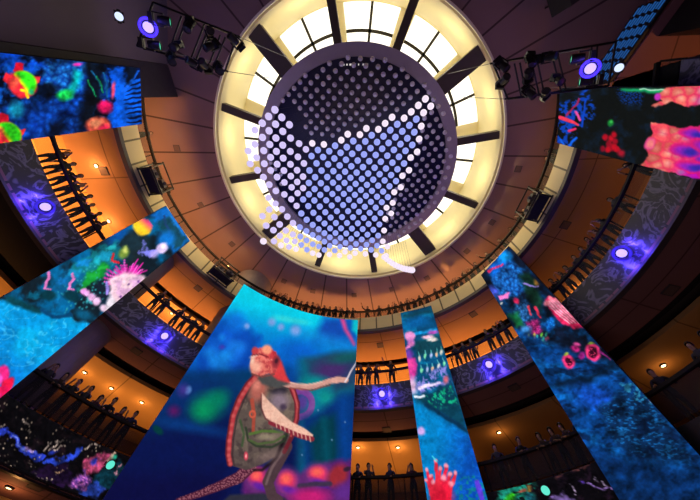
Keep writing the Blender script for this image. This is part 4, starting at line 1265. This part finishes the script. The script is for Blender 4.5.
t = led_screen('LED screen with round red and green fish beside a blue fan coral', [(-10.878, -1.039), (-11.675, 1.404)], 6.5, 15.4, 120, 300, paint_fish, 1.25)
bracket(t, -103.5, 15.2)
t = led_screen('LED screen with giant pink anemone petals split by a dark cleft', [(8.769, -0.161), (9.43, 2.184)], 6.5, 15.6, 130, 300, paint_anemone)
bracket(t, 99.0, 15.4)
t = led_screen('LED screen with two jellyfish, a magenta anemone and turquoise water', [(-11.978, 5.927), (-11.149, 8.281)], 3.5, 15.6, 130, 340, paint_jelly, 1.25)
bracket(t, -70.0, 15.4)
t = led_screen('giant curved LED screen showing a red-shelled sea turtle with a baton', [(-8.219, 11.515), (-4.509, 13.686), (-0.332, 14.363)], 3.5, 15.6, 280, 300, paint_turtle, 1.1)
for az in (-38.0, -20.0, 2.0):
    bracket(t, az, 15.4)
t = led_screen('narrow LED screen with rows of white lamps and red coral at its foot', [(2.647, 13.553), (3.685, 13.183), (4.66, 12.78)], 3.5, 15.6, 90, 330, paint_coral, 1.15)
bracket(t, 27.0, 15.4)
t = led_screen('LED screen with a big pink shell above two pink ring flowers', [(7.451, 10.159), (8.602, 8.029)], 3.5, 15.6, 120, 400, paint_cave, 1.15)
bracket(t, 58.0, 15.4)


def arc_path(r, a0, a1, n):
    return [(AX + r * math.sin(math.radians(a0 + (a1 - a0) * i / n)), AY + r * math.cos(math.radians(a0 + (a1 - a0) * i / n))) for i in range(n + 1)]


def banner(label, a0, a1, painter, nx):
    path = arc_path(R0 - 0.12, a0, a1, nx)
    mid = path[nx // 2]
    loc = (mid[0], mid[1], Z(3.85))
    t = thing('led_banner', label, 'LED banner', loc, 0, None)
    led_surface('display', path, 3.85, 5.2, nx, 44, painter, 1.0, t, loc)
    casing('cabinet', path, 3.82, 5.22, 0.14, t, loc, max(1, nx // 20))


banner('curved LED banner with blue ribbons and pink blossom on the lower gallery fascia', -72, -38, paint_banner_jelly, 180)
banner('nearly dark LED banner below the lower gallery between the turtle and red coral screens', 2, 24, paint_banner_dark, 60)
banner('curved LED banner with green reef and violet sparks on the lower gallery fascia', 28, 62, paint_banner_reef, 160)

# striped LED panel on the rear bulkhead
ux, uy = 0.73, -1.95
L = math.hypot(ux, uy)
ux, uy = ux / L, uy / L
p0 = Vector((10.5, -0.3, Z(15.0)))
rz = math.atan2(uy, ux)
t = thing('light_screen', 'dim blue striped LED panel on the rear bulkhead by the black pier', 'LED panel', p0, rz)
MB().box((1.55, -0.10, 0.72), (3.1, 0.1, 1.5)).build('panel', M['black'], t)
barm = MB().box((0, 0, 0), (0.30, 0.03, 0.06)).mesh('light_bar')
barm.materials.append(glow('blue light bar', rgb(30, 88, 160), 0.75))
for i in range(7):
    for j in range(9):
        link('light_bar', barm, t, (0.28 + 0.43 * i + 0.05 * (j % 2), -0.16, 0.12 + 0.15 * j))


# ------------------------------------------------------------------ stage lights
def aim(o, d):
    """Turn a fixture so that its beam (-z) points along d."""
    o.rotation_mode = 'QUATERNION'
    o.rotation_quaternion = (-Vector(d)).to_track_quat('Z', 'Y')


def fixture(name, label, group, lens, s=1.0):
    """A moving head: base box, two yoke arms, barrel and lens; beam along -z of its barrel."""
    t = thing(name, label, 'stage light', (0, 0, 0), 0, group)
    MB().box((0, 0, 0.42 * s), (0.34 * s, 0.3 * s, 0.14 * s)).build('base', M['blackmetal'], t)
    u = [(x * s, z * s) for x, z in ((-.22, .0), (-.17, .0), (-.17, .33), (.17, .33), (.17, .0), (.22, .0), (.22, .38), (-.22, .38))]
    y = [(x, -0.06 * s, z) for x, z in u] + [(x, 0.06 * s, z) for x, z in u]
    MB().add(y, [(0, 1, 2, 7), (2, 3, 6, 7), (3, 4, 5, 6), (8, 15, 10, 9), (10, 15, 14, 11), (11, 14, 13, 12)] + [(i, (i + 1) % 8, 8 + (i + 1) % 8, 8 + i) for i in range(8)]).build('yoke', M['blackmetal'], t)
    MB().lathe([(0.001, 0.2 * s), (0.12 * s, 0.2 * s), (0.15 * s, 0.05 * s), (0.165 * s, -0.22 * s), (0.14 * s, -0.22 * s), (0.13 * s, -0.17 * s), (0.001, -0.17 * s)], n=20).build('barrel', M['black'], t, smooth=False)
    MB().lathe([(0.001, -0.20 * s), (0.135 * s, -0.185 * s), (0.135 * s, -0.16 * s), (0.001, -0.16 * s)], n=20).build('lens', lens, t)
    return t


def lamp(kind, name, loc, energy, color, size=0.1, rot=None, spot=None):
    d = bpy.data.lights.new(name, kind)
    d.energy = energy
    d.color = color
    if kind == 'AREA':
        d.shape = 'DISK'
        d.size = size
    else:
        d.shadow_soft_size = size
    if spot:
        d.spot_size = math.radians(spot)
        d.spot_blend = 0.6
    o = bpy.data.objects.new(name, d)
    COL.objects.link(o)
    o.location = loc
    if rot is not None:
        o.rotation_mode = 'QUATERNION'
        o.rotation_quaternion = rot
    return o


UP = Vector((0, 0, -1)).to_track_quat('Z', 'Y')   # an area lamp turned to shine upwards
EYE_P = Vector((0, 0, EYE))

dull = plain('unlit lens', (0.05, 0.05, 0.07, 1), 0.15)
pro_lit = fixture('stage_light', 'blue-violet spotlight', None, M['bluelens'], 1.15)
for o_ in (pro_lit,):
    MB().lathe([(0.156, -0.20), (0.27, -0.32), (0.29, -0.32), (0.18, -0.16)], n=24).build('halo_cone', M['halo_cone'], o_)  # added cone that spreads the lens glow into a halo
pro_pale = fixture('stage_light', 'stage light with pale blue lens', None, M['pale'], 0.9)
pro_teal = fixture('stage_light', 'stage light in place of a teal lens reflection', None, M['teal'], 0.62)
pro_green = fixture('stage_light', 'stage light with green lens', None, M['greenlens'], 0.9)
pro_dull = fixture('stage_light', 'unlit stage light', None, dull, 0.8)
used = set()


def put_light(proto, loc, label, group, direction):
    o = proto if proto.name not in used else copy_tree(proto)
    used.add(proto.name)
    o.location = loc
    o['label'] = label
    if group:
        o['group'] = group
    elif 'group' in o:
        del o['group']
    aim(o, direction)
    return o


FASCIA = (
    (-87.7, 'blinding blue-violet spotlight on the marbled fascia below the fish screen'),
    (-49.7, 'blinding blue-violet spotlight between the jellyfish screen and the turtle screen'),
    (13.2, 'blinding blue-violet spotlight between the turtle screen and the red coral screen'),
    (43.0, 'blinding blue-violet spotlight between the red coral screen and the pink shell screen'),
    (80.7, 'blinding blue-violet spotlight on the marbled fascia between pink shell and anemone screens'))
for az, lb in FASCIA:
    p = pol(11.12, az, 9.85)
    d = (EYE_P - p).normalized()
    put_light(pro_lit, p, lb, None, d)
    MBp = MB().tube(pol(11.15, az, 10.35) - p, pol(R0 + 0.02, az, 10.35) - p, 0.04, 8)
    lamp('POINT', 'spot_core', p + d * 0.40, 5, (0.10, 0.05, 1.0), 0.02)
    for s, dh in ((-1, 0.3), (1, 0.3), (-1, -0.3), (1, -0.3)):
        lamp('POINT', 'spot_halo_fill', pol(11.3, az + s * 1.7, 9.9 + dh), 40, (0.09, 0.05, 1.0), 0.02)  # bare lamps added around the spotlight to imitate its bloom


# ladder trusses
def truss(label, A, B, C, Dd, rungs, h):
    """Flat ladder frame A-B (one rail) and D-C (other rail) with double rungs, hung on cables."""
    pts = [Vector((p[0], p[1], Z(h))) for p in (A, B, C, Dd)]
    c = sum(pts, Vector()) / 4
    t = thing('lighting_truss', label, 'lighting truss', c)
    f = MB()
    for a, b in ((0, 1), (3, 2)):
        for dz in (0, 0.28):
            f.tube(pts[a] - c + Vector((0, 0, dz)), pts[b] - c + Vector((0, 0, dz)), 0.035, 8)
        d = pts[b] - pts[a]
        for i in range(8):
            q = pts[a] + d * (i / 8) - c
            f.tube(q, q + d / 8 + Vector((0, 0, 0.28)), 0.014, 5)
    f.build('side_rail', M['blackmetal'], t)
    for a, b in [(0, 3), (1, 2)]:
        MB().tube(pts[a] - c, pts[b] - c, 0.035, 8).build('end_bar', M['blackmetal'], t)
    for a, b in rungs:
        a, b = Vector((*a, Z(h))), Vector((*b, Z(h)))
        d = (pts[1] - pts[0]).normalized() * 0.09
        MB().tube(a - c + d, b - c + d, 0.03, 8).tube(a - c - d, b - c - d, 0.03, 8).build('rung', M['blackmetal'], t)
    for p in pts:
        MB().tube(p - c + Vector((0, 0, 0.28)), Vector((p.x, p.y, Z(CEIL))) - c, 0.012, 5).build('hanging_cable', M['cable'], t)
    return t


TH = 12.3
truss('black ladder truss with stage lights hanging in front of the mauve rear pier',
      (-7.51, -2.74), (-4.75, -1.78), (-5.41, -0.72), (-8.55, -1.51),
      [((-6.53, -2.33), (-7.34, -1.26)), ((-5.76, -2.1), (-6.5, -1.13)), ((-5.26, -1.78), (-5.86, -0.94))], TH)
truss('black ladder truss with stage lights hanging above the pink anemone screen',
      (4.35, -0.93), (8.26, -1.51), (8.55, -0.22), (5.16, 0.2),
      [((5.18, -0.93), (5.7, 0.1)), ((5.69, -1.1), (6.33, 0.05)), ((6.35, -1.22), (7.07, -0.05)), ((7.6, -1.43), (8.0, -0.15))], TH)

G1, G2 = 'unlit stage lights on the truss by the mauve pier', 'unlit stage lights on the truss above the anemone screen'
ZT = Z(TH - 0.5)
for (x, y), proto, lb, gr in (
        ((-7.61, -1.97), pro_lit, 'brightest blue-violet light on the truss before the mauve pier', None),
        ((-8.53, -2.27), pro_pale, 'small pale blue lamp at the outer end of the truss by the mauve pier', None),
        ((-6.99, -2.14), pro_green, 'green slit lens light on the truss by the mauve pier, far from the fish screen', None),
        ((-7.57, -1.47), pro_green, 'stage light with green slit lens nearer the fish screen', None),
        ((7.41, -0.72), pro_lit, 'brightest blue-violet light on the truss above the anemone screen', None),
        ((8.33, -0.74), pro_pale, 'small pale blue lamp beside the striped LED panel', None),
        ((6.9, -1.01), pro_green, 'stage light with green slit lens on the truss above the anemone screen, ceiling side', None),
        ((7.42, -0.36), pro_green, 'stage light with green slit lens close above the anemone screen', None)):
    p = Vector((x, y, ZT))
    d = (EYE_P - p).normalized() if proto is not pro_green else Vector((0.9 if x < 0 else -0.9, 0.15, 0.30))
    put_light(proto, p, lb, gr, d)
    if proto is pro_lit:
        lamp('POINT', 'truss_core', p + d * 0.40, 5, (0.10, 0.05, 1.0), 0.02)
        lamp('POINT', 'truss_glow', p + d * 0.5, 14, (0.13, 0.08, 1.0), 0.15)
        lamp('SPOT', 'truss_wash', p + Vector((0, 0, 0.9)), 150, (0.55, 0.42, 1.0), 0.2, UP, 150)
for pts, lb, gr in (
        (((-6.26, -1.99), (-5.53, -1.84), (-4.74, -1.63), (-6.9, -1.44), (-7.14, -1.04), (-6.42, -0.98), (-5.98, -0.91), (-5.44, -0.75), (-5.67, -1.43)),
         'black unlit stage light clamped to the truss before the mauve pier', G1),
        (((5.49, -0.92), (6.09, -1.07), (5.49, -0.56), (6.59, -0.38), (5.76, 0.03), (6.25, 0.0), (4.72, -0.41), (4.6, -0.8)),
         'black unlit stage light clamped to the truss above the anemone screen', G2)):
    for i, (x, y) in enumerate(pts):
        put_light(pro_dull, Vector((x, y, ZT + 0.12)), lb, gr, Vector((0.5 * math.sin(i * 2.1), 0.6 * math.cos(i * 1.7), -0.7)))

for az, h, lb in ((-42.3, 4.75, 'round teal lens reflection, built as a lamp, over the blue ribbons of the curved LED banner'), (43.0, 4.85, 'round teal lens reflection, built as a lamp, over the green reef of the curved LED banner')):
    p = pol(11.22, az, h)
    put_light(pro_teal, p, lb, None, (EYE_P - p).normalized()).scale = (1.5, 1.5, 1.5)  # lit fixture added in place of a lens reflection


t = thing('loudspeaker', 'black loudspeaker box hanging from the dark ceiling beyond the truss over the anemone screen', 'loudspeaker', (8.75, -3.75, Z(17.2)), -0.6)
MB().add([(x * (0.55 if z < 0 else 0.8), y * (0.5 if z < 0 else 0.7), z) for z in (-0.75, 0.55) for x, y in ((-.6, -.6), (.6, -.6), (.6, .6), (-.6, .6))],
         [(0, 3, 2, 1), (4, 5, 6, 7), (0, 1, 5, 4), (1, 2, 6, 5), (2, 3, 7, 6), (3, 0, 4, 7)]).build('cabinet', M['black'], t)
MB().tube((0, 0, 0.5), (0, 0, 1.78), 0.04, 8).build('hanging_rod', M['blackmetal'], t)
MB().box((0, 0.33, -0.1), (0.62, 0.04, 0.9)).build('grille', M['grille'], t)

# projector rigs bolted to the top gallery fascia
def rig(label, az, h):
    p = pol(R0 - 0.03, az, h)
    t = thing('projector_rig', label, 'projector rig', p, inward(az))
    f = MB()
    for x in (-0.75, 0.75):
        f.tube((x, 0, -0.5), (x, 0, 0.9), 0.05, 8).tube((x, 0, 0.9), (x, 0.75, 0.75), 0.05, 8).tube((x, 0, -0.45), (x, 0.75, -0.35), 0.05, 8).tube((x, 0.75, 0.75), (x, 0.75, -0.35), 0.04, 8)
    for y, z in ((0, 0.9), (0.75, 0.75), (0.75, -0.35), (0, -0.45)):
        f.tube((-0.85, y, z), (0.85, y, z), 0.045, 8)
    f.build('frame', M['blackmetal'], t)
    for x, z in ((-0.32, 0.2), (0.34, -0.1)):
        b = MB().box((x, 0.4, z), (0.5, 0.62, 0.24)).build('projector', M['darkgrey'], t)
        MB().tube((x, 0.70, z), (x, 0.80, z - 0.02), 0.09, 14).build('lens', dull, b)
    MB().box((0, 0.38, -0.37), (1.4, 0.6, 0.04)).build('shelf', M['black'], t)


rig('black projector rig on the cream fascia between fish and jellyfish screens', -84.8, 15.95)
rig('black projector rig on the cream fascia between jellyfish and turtle screens', -48.2, 15.8)
rig('black projector rig on the cream fascia near the anemone screen', 79.0, 15.9)

# ------------------------------------------------------------------ ceiling speakers and downlights
sp = MB().box((0, 0, -0.03), (0.62, 0.62, 0.06)).mesh('grille')
sp.materials.append(M['grille'])
sf = MB()
for s in (-1, 1):
    sf.box((0, s * 0.34, -0.03), (0.74, 0.06, 0.08)).box((s * 0.34, 0, -0.03), (0.06, 0.62, 0.08))
sf = sf.mesh('frame')
sf.materials.append(M['darkgrey'])
proto = None
for pts, lb, gr in (
        (((11.16, -91.4, CEIL), (11.16, -70.9, CEIL), (11.19, -52.6, CEIL), (11.38, -27.1, CEIL), (11.4, -14.4, CEIL), (11.33, 3.1, CEIL), (11.19, 19.3, CEIL), (11.33, 34.2, CEIL), (11.29, 52.7, CEIL), (11.18, 66.4, CEIL), (11.03, 85.9, CEIL)),
         'small dark square speaker in the high ring ceiling around the skylight', 'speakers in the ring ceiling'),
        (((12.64, -50.4, 14.95), (12.92, 12.1, 14.95), (12.78, 42.8, 14.95), (12.6, 76.9, 14.95), (12.99, -88.7, 14.95)),
         'dark square speaker in the orange soffit under the top gallery', 'speakers under the top gallery'),
        (((12.32, -51.6, 9.25), (13.4, 12.5, 9.25), (12.47, 44.4, 9.25), (13.11, 76.9, 9.25)),
         'dark square speaker in the soffit under the middle gallery', 'speakers under the middle gallery'),
        (((11.9, -49.5, 3.8), (12.0, -40.0, 3.8)), 'dark square speaker in the soffit below the blue ribbon banner', 'speakers under the lower gallery')):
    for r, az, h in pts:
        s_ = 0.55 if h == CEIL else 0.62
        t = thing('ceiling_speaker', lb, 'speaker', pol(r, az, h), inward(az), gr)
        link('grille', sp, t)
        link('frame', sf, t)
        t.scale = (s_, s_, s_)

dm = MB().lathe([(0.001, -0.03), (0.095, -0.03), (0.095, -0.01), (0.001, -0.01)], n=16).mesh('lamp_face')
dm.materials.append(M['warm'])
dr = MB().lathe([(0.095, -0.05), (0.14, -0.05), (0.14, 0), (0.095, 0)], n=16).mesh('trim_ring')
dr.materials.append(M['darkgrey'])
for r, az, h, e, lb in (
        (13.3, -89.9, 14.95, 40, 'warm downlight in the orange ceiling, nearest the fish screen'),
        (14.36, -76.8, 14.95, 40, 'warm downlight in the orange ceiling, nearest the jellyfish screen'),
        (16.3, -54.8, 14.95, 40, 'warm downlight seen over the middle gallery crowd, next to the jellyfish screen'),
        (16.1, -49.8, 14.95, 40, 'warm downlight directly above the blue spotlight between jellyfish and turtle screens'),
        (16.2, 64.4, 14.95, 30, 'warm downlight seen through the marbled balustrade beside the pink shell screen'),
        (16.24, -54.3, 9.25, 14, 'first of three warm downlights over the lower gallery from the jellyfish screen'),
        (16.25, -48.8, 9.25, 14, 'middle one of three warm downlights over the lower gallery'),
        (16.1, -42.7, 9.25, 14, 'third of three warm downlights over the lower gallery, by the turtle screen'),
        (15.14, 5.0, 9.25, 25, 'warm downlight above the lower gallery beside the edge of the turtle screen'),
        (15.25, 13.9, 9.25, 25, 'warm downlight above the lower gallery beside the red coral screen'),
        (15.52, 35.2, 9.25, 9, 'lone warm downlight between the red coral and pink shell screens'),
        (16.09, 64.4, 9.25, 9, 'lone warm downlight beyond the lower end of the pink shell screen'),
        (12.82, -51.8, 3.8, 20, 'warm downlight in the soffit under the blue ribbon banner'),
        (13.07, 41.7, CEIL, 0, 'warm lamp at the edge of the ring ceiling above the red coral screen'),
        (13.07, -47.5, CEIL, 0, 'warm lamp at the edge of the ring ceiling above the projector rig')):
    p = pol(r, az, h)
    t = thing('downlight', lb, 'downlight', p, inward(az))
    link('lamp_face', dm, t)
    link('trim_ring', dr, t)
    if e:
        lamp('POINT', 'downlight_glow', p - Vector((0, 0, 0.45)), e, (1.0, 0.42, 0.12), 0.1)


# ------------------------------------------------------------------ people along the rails
def skin_mesh(name, chains, sub=1):
    """Joints {name: (pos, radius)} and bones -> one continuous body through a skin modifier."""
    J, bones = chains
    names = list(J)
    me = bpy.data.meshes.new(name + '_base')
    me.from_pydata([J[n][0] for n in names], [(names.index(a), names.index(b)) for a, b in bones], [])
    o = bpy.data.objects.new(name + '_base', me)
    COL.objects.link(o)
    md = o.modifiers.new('skin', 'SKIN')
    md.use_smooth_shade = True
    for i, n in enumerate(names):
        r = J[n][1]
        me.skin_vertices[0].data[i].radius = (r, r) if isinstance(r, (int, float)) else r
    me.skin_vertices[0].data[names.index('pelvis')].use_root = True
    s = o.modifiers.new('sub', 'SUBSURF')
    s.levels = sub
    bpy.context.view_layer.update()
    out = bpy.data.meshes.new_from_object(o.evaluated_get(bpy.context.evaluated_depsgraph_get()))
    out.name = name
    bpy.data.objects.remove(o)
    bpy.data.meshes.remove(me)
    return out


def body(pose, hgt):
    k = hgt / 1.72
    lean = 0.10 if pose == 'lean' else 0.0
    J = {'pelvis': ((0, -lean * 0.5, .95), (.135, .10)), 'belly': ((0, -lean * 0.2, 1.12), (.125, .095)), 'chest': ((0, lean, 1.32), (.155, .105)),
         'neck': ((0, lean * 1.4, 1.48), .055), 'jaw': ((0, .035 + lean * 1.6, 1.555), (.062, .07)), 'brow': ((0, .025 + lean * 1.7, 1.64), (.075, .09)), 'crown': ((0, .015 + lean * 1.7, 1.70), (.055, .065)),
         'nose': ((0, .125 + lean * 1.6, 1.595), .014)}
    B = [('pelvis', 'belly'), ('belly', 'chest'), ('chest', 'neck'), ('neck', 'jaw'), ('jaw', 'brow'), ('brow', 'crown'), ('jaw', 'nose')]
    for s, S in ((-1, 'l'), (1, 'r')):
        J['hip' + S] = ((s * .095, -lean * 0.4, .88), .088)
        J['knee' + S] = ((s * .11, .02, .49), .058)
        J['ankle' + S] = ((s * .12, -.03, .09), .042)
        J['toe' + S] = ((s * .14, .14, .035), .035)
        B += [('pelvis', 'hip' + S), ('hip' + S, 'knee' + S), ('knee' + S, 'ankle' + S), ('ankle' + S, 'toe' + S)]
        J['sh' + S] = ((s * .175, lean, 1.41), .058)
        if pose == 'lean':
            el, wr, fd = (s * .25, .20, 1.17), (s * .13, .40, 1.135), (s * -.3, .9, -.1)
        elif pose == 'phone':
            el, wr, fd = (s * .22, .20, 1.22), (s * .09, .36, 1.43), (s * -.3, .3, .9)
        elif pose == 'point' and s > 0:
            el, wr, fd = (s * .34, .20, 1.42), (s * .40, .40, 1.60), (s * .2, .5, .8)
        elif pose == 'rail':
            el, wr, fd = (s * .30, .02, 1.15), (s * .24, .26, 1.12), (0, .9, -.3)
        else:
            el, wr, fd = (s * .27, -.02, 1.13), (s * .28, .07, .89), (0, .25, -.97)
        J['el' + S] = (el, .042)
        J['wr' + S] = (wr, .029)
        fd = Vector(fd).normalized()
        side = Vector((s, 0, 0)) if abs(fd.z) > .6 else Vector((1, 0, 0))
        wv = Vector(wr)
        pm = wv + fd * .075
        J['palm' + S] = (tuple(pm), .034)
        B += [('chest', 'sh' + S), ('sh' + S, 'el' + S), ('el' + S, 'wr' + S), ('wr' + S, 'palm' + S)]
        for i, (of, ln) in enumerate(((-.03, .065), (-.01, .08), (.01, .075), (.03, .058))):
            q = pm + side * of + fd * ln * .5
            J['f%d%s' % (i, S)] = (tuple(q), .0095)
            J['g%d%s' % (i, S)] = (tuple(q + fd * ln * .5 + Vector((0, 0, -.012))), .008)
            B += [('palm' + S, 'f%d%s' % (i, S)), ('f%d%s' % (i, S), 'g%d%s' % (i, S))]
        th = wv + fd * .045 + side * (-s * .045 if abs(fd.z) > .6 else -s * .045)
        J['t' + S] = (tuple(th), .011)
        B += [('palm' + S, 't' + S)]
    J = {n: (tuple(c * k for c in p), tuple(v * k for v in r) if isinstance(r, tuple) else r * k) for n, (p, r) in J.items()}
    me = skin_mesh('person', (J, B), 1)
    head = Vector(J['brow'][0])
    return me, head, J


def make_person(pose, hgt, top, bottom, long_hair):
    me, head, J = body(pose, hgt)
    for m in (top, bottom, M['skin'], M['black']):
        me.materials.append(m)
    el = [Vector(J['elr'][0]), Vector(J['ell'][0])]
    wr = [Vector(J['wrr'][0]), Vector(J['wrl'][0])]
    neck = J['neck'][0][2]
    for p in me.polygons:
        c = p.center
        i = 0
        if c.z < 0.075:
            i = 3
        elif c.z < 0.93 and abs(c.x) < 0.21:
            i = 1
        if c.z > neck - 0.01 and abs(c.x) < 0.12 and c.y < 0.32:
            i = 2
        for e, w in zip(el, wr):
            if (c - w).length < 0.19 and (c - e).length > 0.17:
                i = 2
        p.material_index = i
    h = MB()
    c = head + Vector((0, -0.012, 0.02))
    n, m = 12, 5
    v = [c + Vector((0, 0, 0.125))]
    for j in range(1, m + 1):
        t = 0.62 * PI * j / m
        for i in range(n):
            a = 2 * PI * i / n
            front = max(0.0, math.sin(a))
            tt = min(t, 1.02 + 0.9 * (1 - front)) if front > 0 else t
            v.append(c + Vector((0.093 * math.sin(tt) * math.cos(a), 0.112 * math.sin(tt) * math.sin(a) - 0.004, 0.125 * math.cos(tt) - (0.16 if long_hair and j == m and front < 0.2 else 0))))
    f = [(0, 1 + i, 1 + (i + 1) % n) for i in range(n)]
    for j in range(m - 1):
        a, b = 1 + j * n, 1 + (j + 1) * n
        f += [(a + i, b + i, b + (i + 1) % n, a + (i + 1) % n) for i in range(n)]
    hm = h.add(v, f).mesh('hair', True)
    hm.materials.append(M['hair'])
    return me, hm


VAR = []
for pose, hgt, a, b, lh in (('lean', 1.70, 0, 1, 0), ('stand', 1.76, 2, 0, 0), ('phone', 1.64, 3, 1, 1), ('rail', 1.72, 1, 2, 0), ('lean', 1.60, 4, 0, 1), ('rail', 1.78, 0, 4, 0), ('phone', 1.74, 2, 2, 0)):
    VAR.append(make_person(pose, hgt, CLOTH[a], CLOTH[b], lh))
TALL = make_person('point', 1.84, CLOTH[0], CLOTH[0], 0)


def person(az, lv, label, group, var=None, r=R0 + 0.30, turn=0.0):
    g = GALL[lv]
    p = pol(r, az, g['floor'])
    t = thing('person', label, 'person', p, inward(az) + turn, group)
    me, hm = var if var else VAR[RNG.integers(len(VAR))]
    link('body', me, t)
    link('hair', hm, t)
    return t


ORD = ('first', 'second', 'third', 'fourth', 'fifth', 'sixth', 'seventh', 'eighth', 'ninth', 'tenth')


def crowd(lv, a0, a1, n, label, group):
    """People at random standing places along a stretch of rail, shoulder room apart."""
    room = math.degrees(0.46 / (R0 + 0.3))
    places = int((a1 - a0) / room)
    for k in sorted(RNG.choice(places, min(n, places), replace=False)):
        az = a0 + (k + 0.5) * (a1 - a0) / places
        person(az, lv, label, group, None, R0 + 0.29 + 0.08 * RNG.random(), (RNG.random() - 0.5) * 1.1)



crowd('top', -30, 4, 15, 'person in dark clothes in the packed row on the top gallery above the turtle screen', 'crowd above the turtle screen')
person(8.5, 'top', 'lone dark figure at the top gallery rail just past the turtle screen corner', None, TALL)
person(13.0, 'top', 'dark figure at the top gallery rail midway between turtle and red coral screens', None, VAR[1])
crowd('top', 15.5, 32.5, 8, 'person in dark clothes in the row on the top gallery above the red coral screen', 'crowd above the red coral screen')
crowd('top', 34, 53, 8, 'dark figure at the top gallery rail between the red coral and pink shell screens', 'crowd before the pink shell screen')
person(57.0, 'top', 'dark figure raising an arm on the top gallery right above the pink shell screen', None, TALL)
crowd('top', 60, 94, 6, 'dark figure at the shaded top gallery rail between pink shell and anemone screens', 'people before the anemone screen')
person(-96.5, 'top', 'dark figure at the top gallery rail beside the end of the fish screen', None, VAR[3])
person(-80.0, 'top', 'dark figure at the top gallery rail beside the projector rig next to the jellyfish screen', None, VAR[0])
crowd('mid', -99, -78, 8, 'dark figure leaning at the middle gallery rail between fish and jellyfish screens', 'people below the orange ceiling')
crowd('mid', -58, -42, 6, 'dark figure at the middle gallery rail between jellyfish and turtle screens', 'people above the spotlight by the turtle screen')
crowd('mid', 3, 12.5, 5, 'dark figure at the middle gallery rail beside the upper corner of the turtle screen', 'people beside the turtle screen')
person(15.8, 'mid', 'tall dark figure standing with a raised arm beside the red coral screen', None, TALL)
crowd('mid', 34, 51, 6, 'dark figure at the middle gallery rail between the red coral and pink shell screens', 'people beside the red coral screen')
crowd('mid', 65, 98, 11, 'barely lit figure at the dark middle gallery rail between pink shell and anemone screens', 'people in the dark by the anemone screen')
crowd('low', -62, -40, 8, 'dark figure watching over the lower gallery rail beside the jellyfish screen', 'people on the lower gallery by the jellyfish screen')
crowd('low', 3, 22, 5, 'dark figure on the lower gallery between turtle and red coral screens', 'people on the lower gallery by the turtle screen')
crowd('low', 33, 56, 7, 'dimly lit figure on the lower gallery between red coral and pink shell screens', 'people above the green reef banner')
crowd('low', 66, 84, 5, 'barely lit figure on the lower gallery beyond the pink shell screen', 'people beyond the pink shell screen')

# ------------------------------------------------------------------ light
WARM = (1.0, 0.40, 0.10)


def level(az):
    for a, k in ((-70, 1.35), (-35, 0.8), (48, 0.85), (60, 0.2), (200, 0.07)):
        if az < a:
            return k


for lv, e, r in (('top', 500, 15.5), ('mid', 1400, 16.6), ('low', 430, 16.8)):
    az = -106.0
    while az <= 106:
        k = level(az)
        if lv == 'top':
            k = max(0.3, k)
        if lv == 'low' and az > 15:
            k = 0.03
        lamp('SPOT', 'gallery_fill', pol(r, az, GALL[lv]['floor'] + 0.1), e * k, WARM, 0.4, UP, 115)  # unseen fill added to warm the gallery ceilings
        az += 12.0
az = -104.0
while az <= 104:
    p = pol(12.5, az, 16.23)
    d = pol(11.4, az, CEIL) - p
    lamp('AREA', 'ring_ceiling_fill', p, 58 if -48 < az < 56 else (44 if az < 0 else 8), (1.0, 0.42, 0.13), 0.5, (-d).to_track_quat('Z', 'Y'))  # unseen fill added to brighten the ring ceiling towards the rail
    az += 9.0
lamp('AREA', 'hall_fill', (AX, AY, 0.05), 230, (1.0, 0.66, 0.66), 7.0, UP)  # unseen disc added as general mauve fill from below
lamp('SPOT', 'gallery_fill', (12.8, -1.3, Z(10.9)), 170, WARM, 0.2, UP, 120)  # unseen fill added to light the rear bulkhead's underside
for az in list(range(-96, -40, 8)) + list(range(2, 60, 9)) + list(range(64, 92, 8)):
    p = pol(10.3, az, 18.85)
    d = pol(R0, az, 15.5) - p
    lamp('AREA', 'fascia_fill', p, (42 if az < 0 else 30) if abs(az) > 45 else 3, (1.0, 0.76, 0.38), 0.9, (-d).to_track_quat('Z', 'Y'))  # unseen lamps added to brighten the cream fascia
p = pol(12.5, 41.9, 18.7)
d = pol(10.4, 43.2, 19.02) - p
lamp('SPOT', 'streak_spot', p, 150, (1.0, 0.5, 0.12), 0.0, (-d).to_track_quat('Z', 'Y'), 26)  # unseen spot added to draw the light streak on the ring ceiling
# daylight bulbs of the drum cove
for k in range(12):
    a = math.radians(22 + 30 * k)
    lamp('POINT', 'drum_cove_lamp', (OX + 7.9 * math.sin(a), OY + 7.9 * math.cos(a), Z(20.9)), 62, (1.0, 0.84, 0.48), 0.3)

w = bpy.data.worlds.new('world')
w.use_nodes = True
w.node_tree.nodes['Background'].inputs[0].default_value = (0.5, 0.4, 0.6, 1)
w.node_tree.nodes['Background'].inputs[1].default_value = 0.02
SC.world = w

cd = bpy.data.cameras.new('camera')
cd.sensor_width = 36.0
cd.lens = 285.0 / 700.0 * 36.0
cd.clip_end = 200
cam = bpy.data.objects.new('camera', cd)
COL.objects.link(cam)
cx, cy, cz = (Vector(c) for c in CAMX)
mtx = Matrix((cx, cy, -cz)).transposed().to_4x4()
mtx.translation = Vector((0, 0, EYE))
cam.matrix_world = mtx
SC.camera = cam
SC.view_settings.view_transform = 'Standard'
SC.view_settings.look = 'None'
SC.view_settings.gamma = 1.0
SC.view_settings.exposure = 0.0
SC.view_settings.use_curve_mapping = False
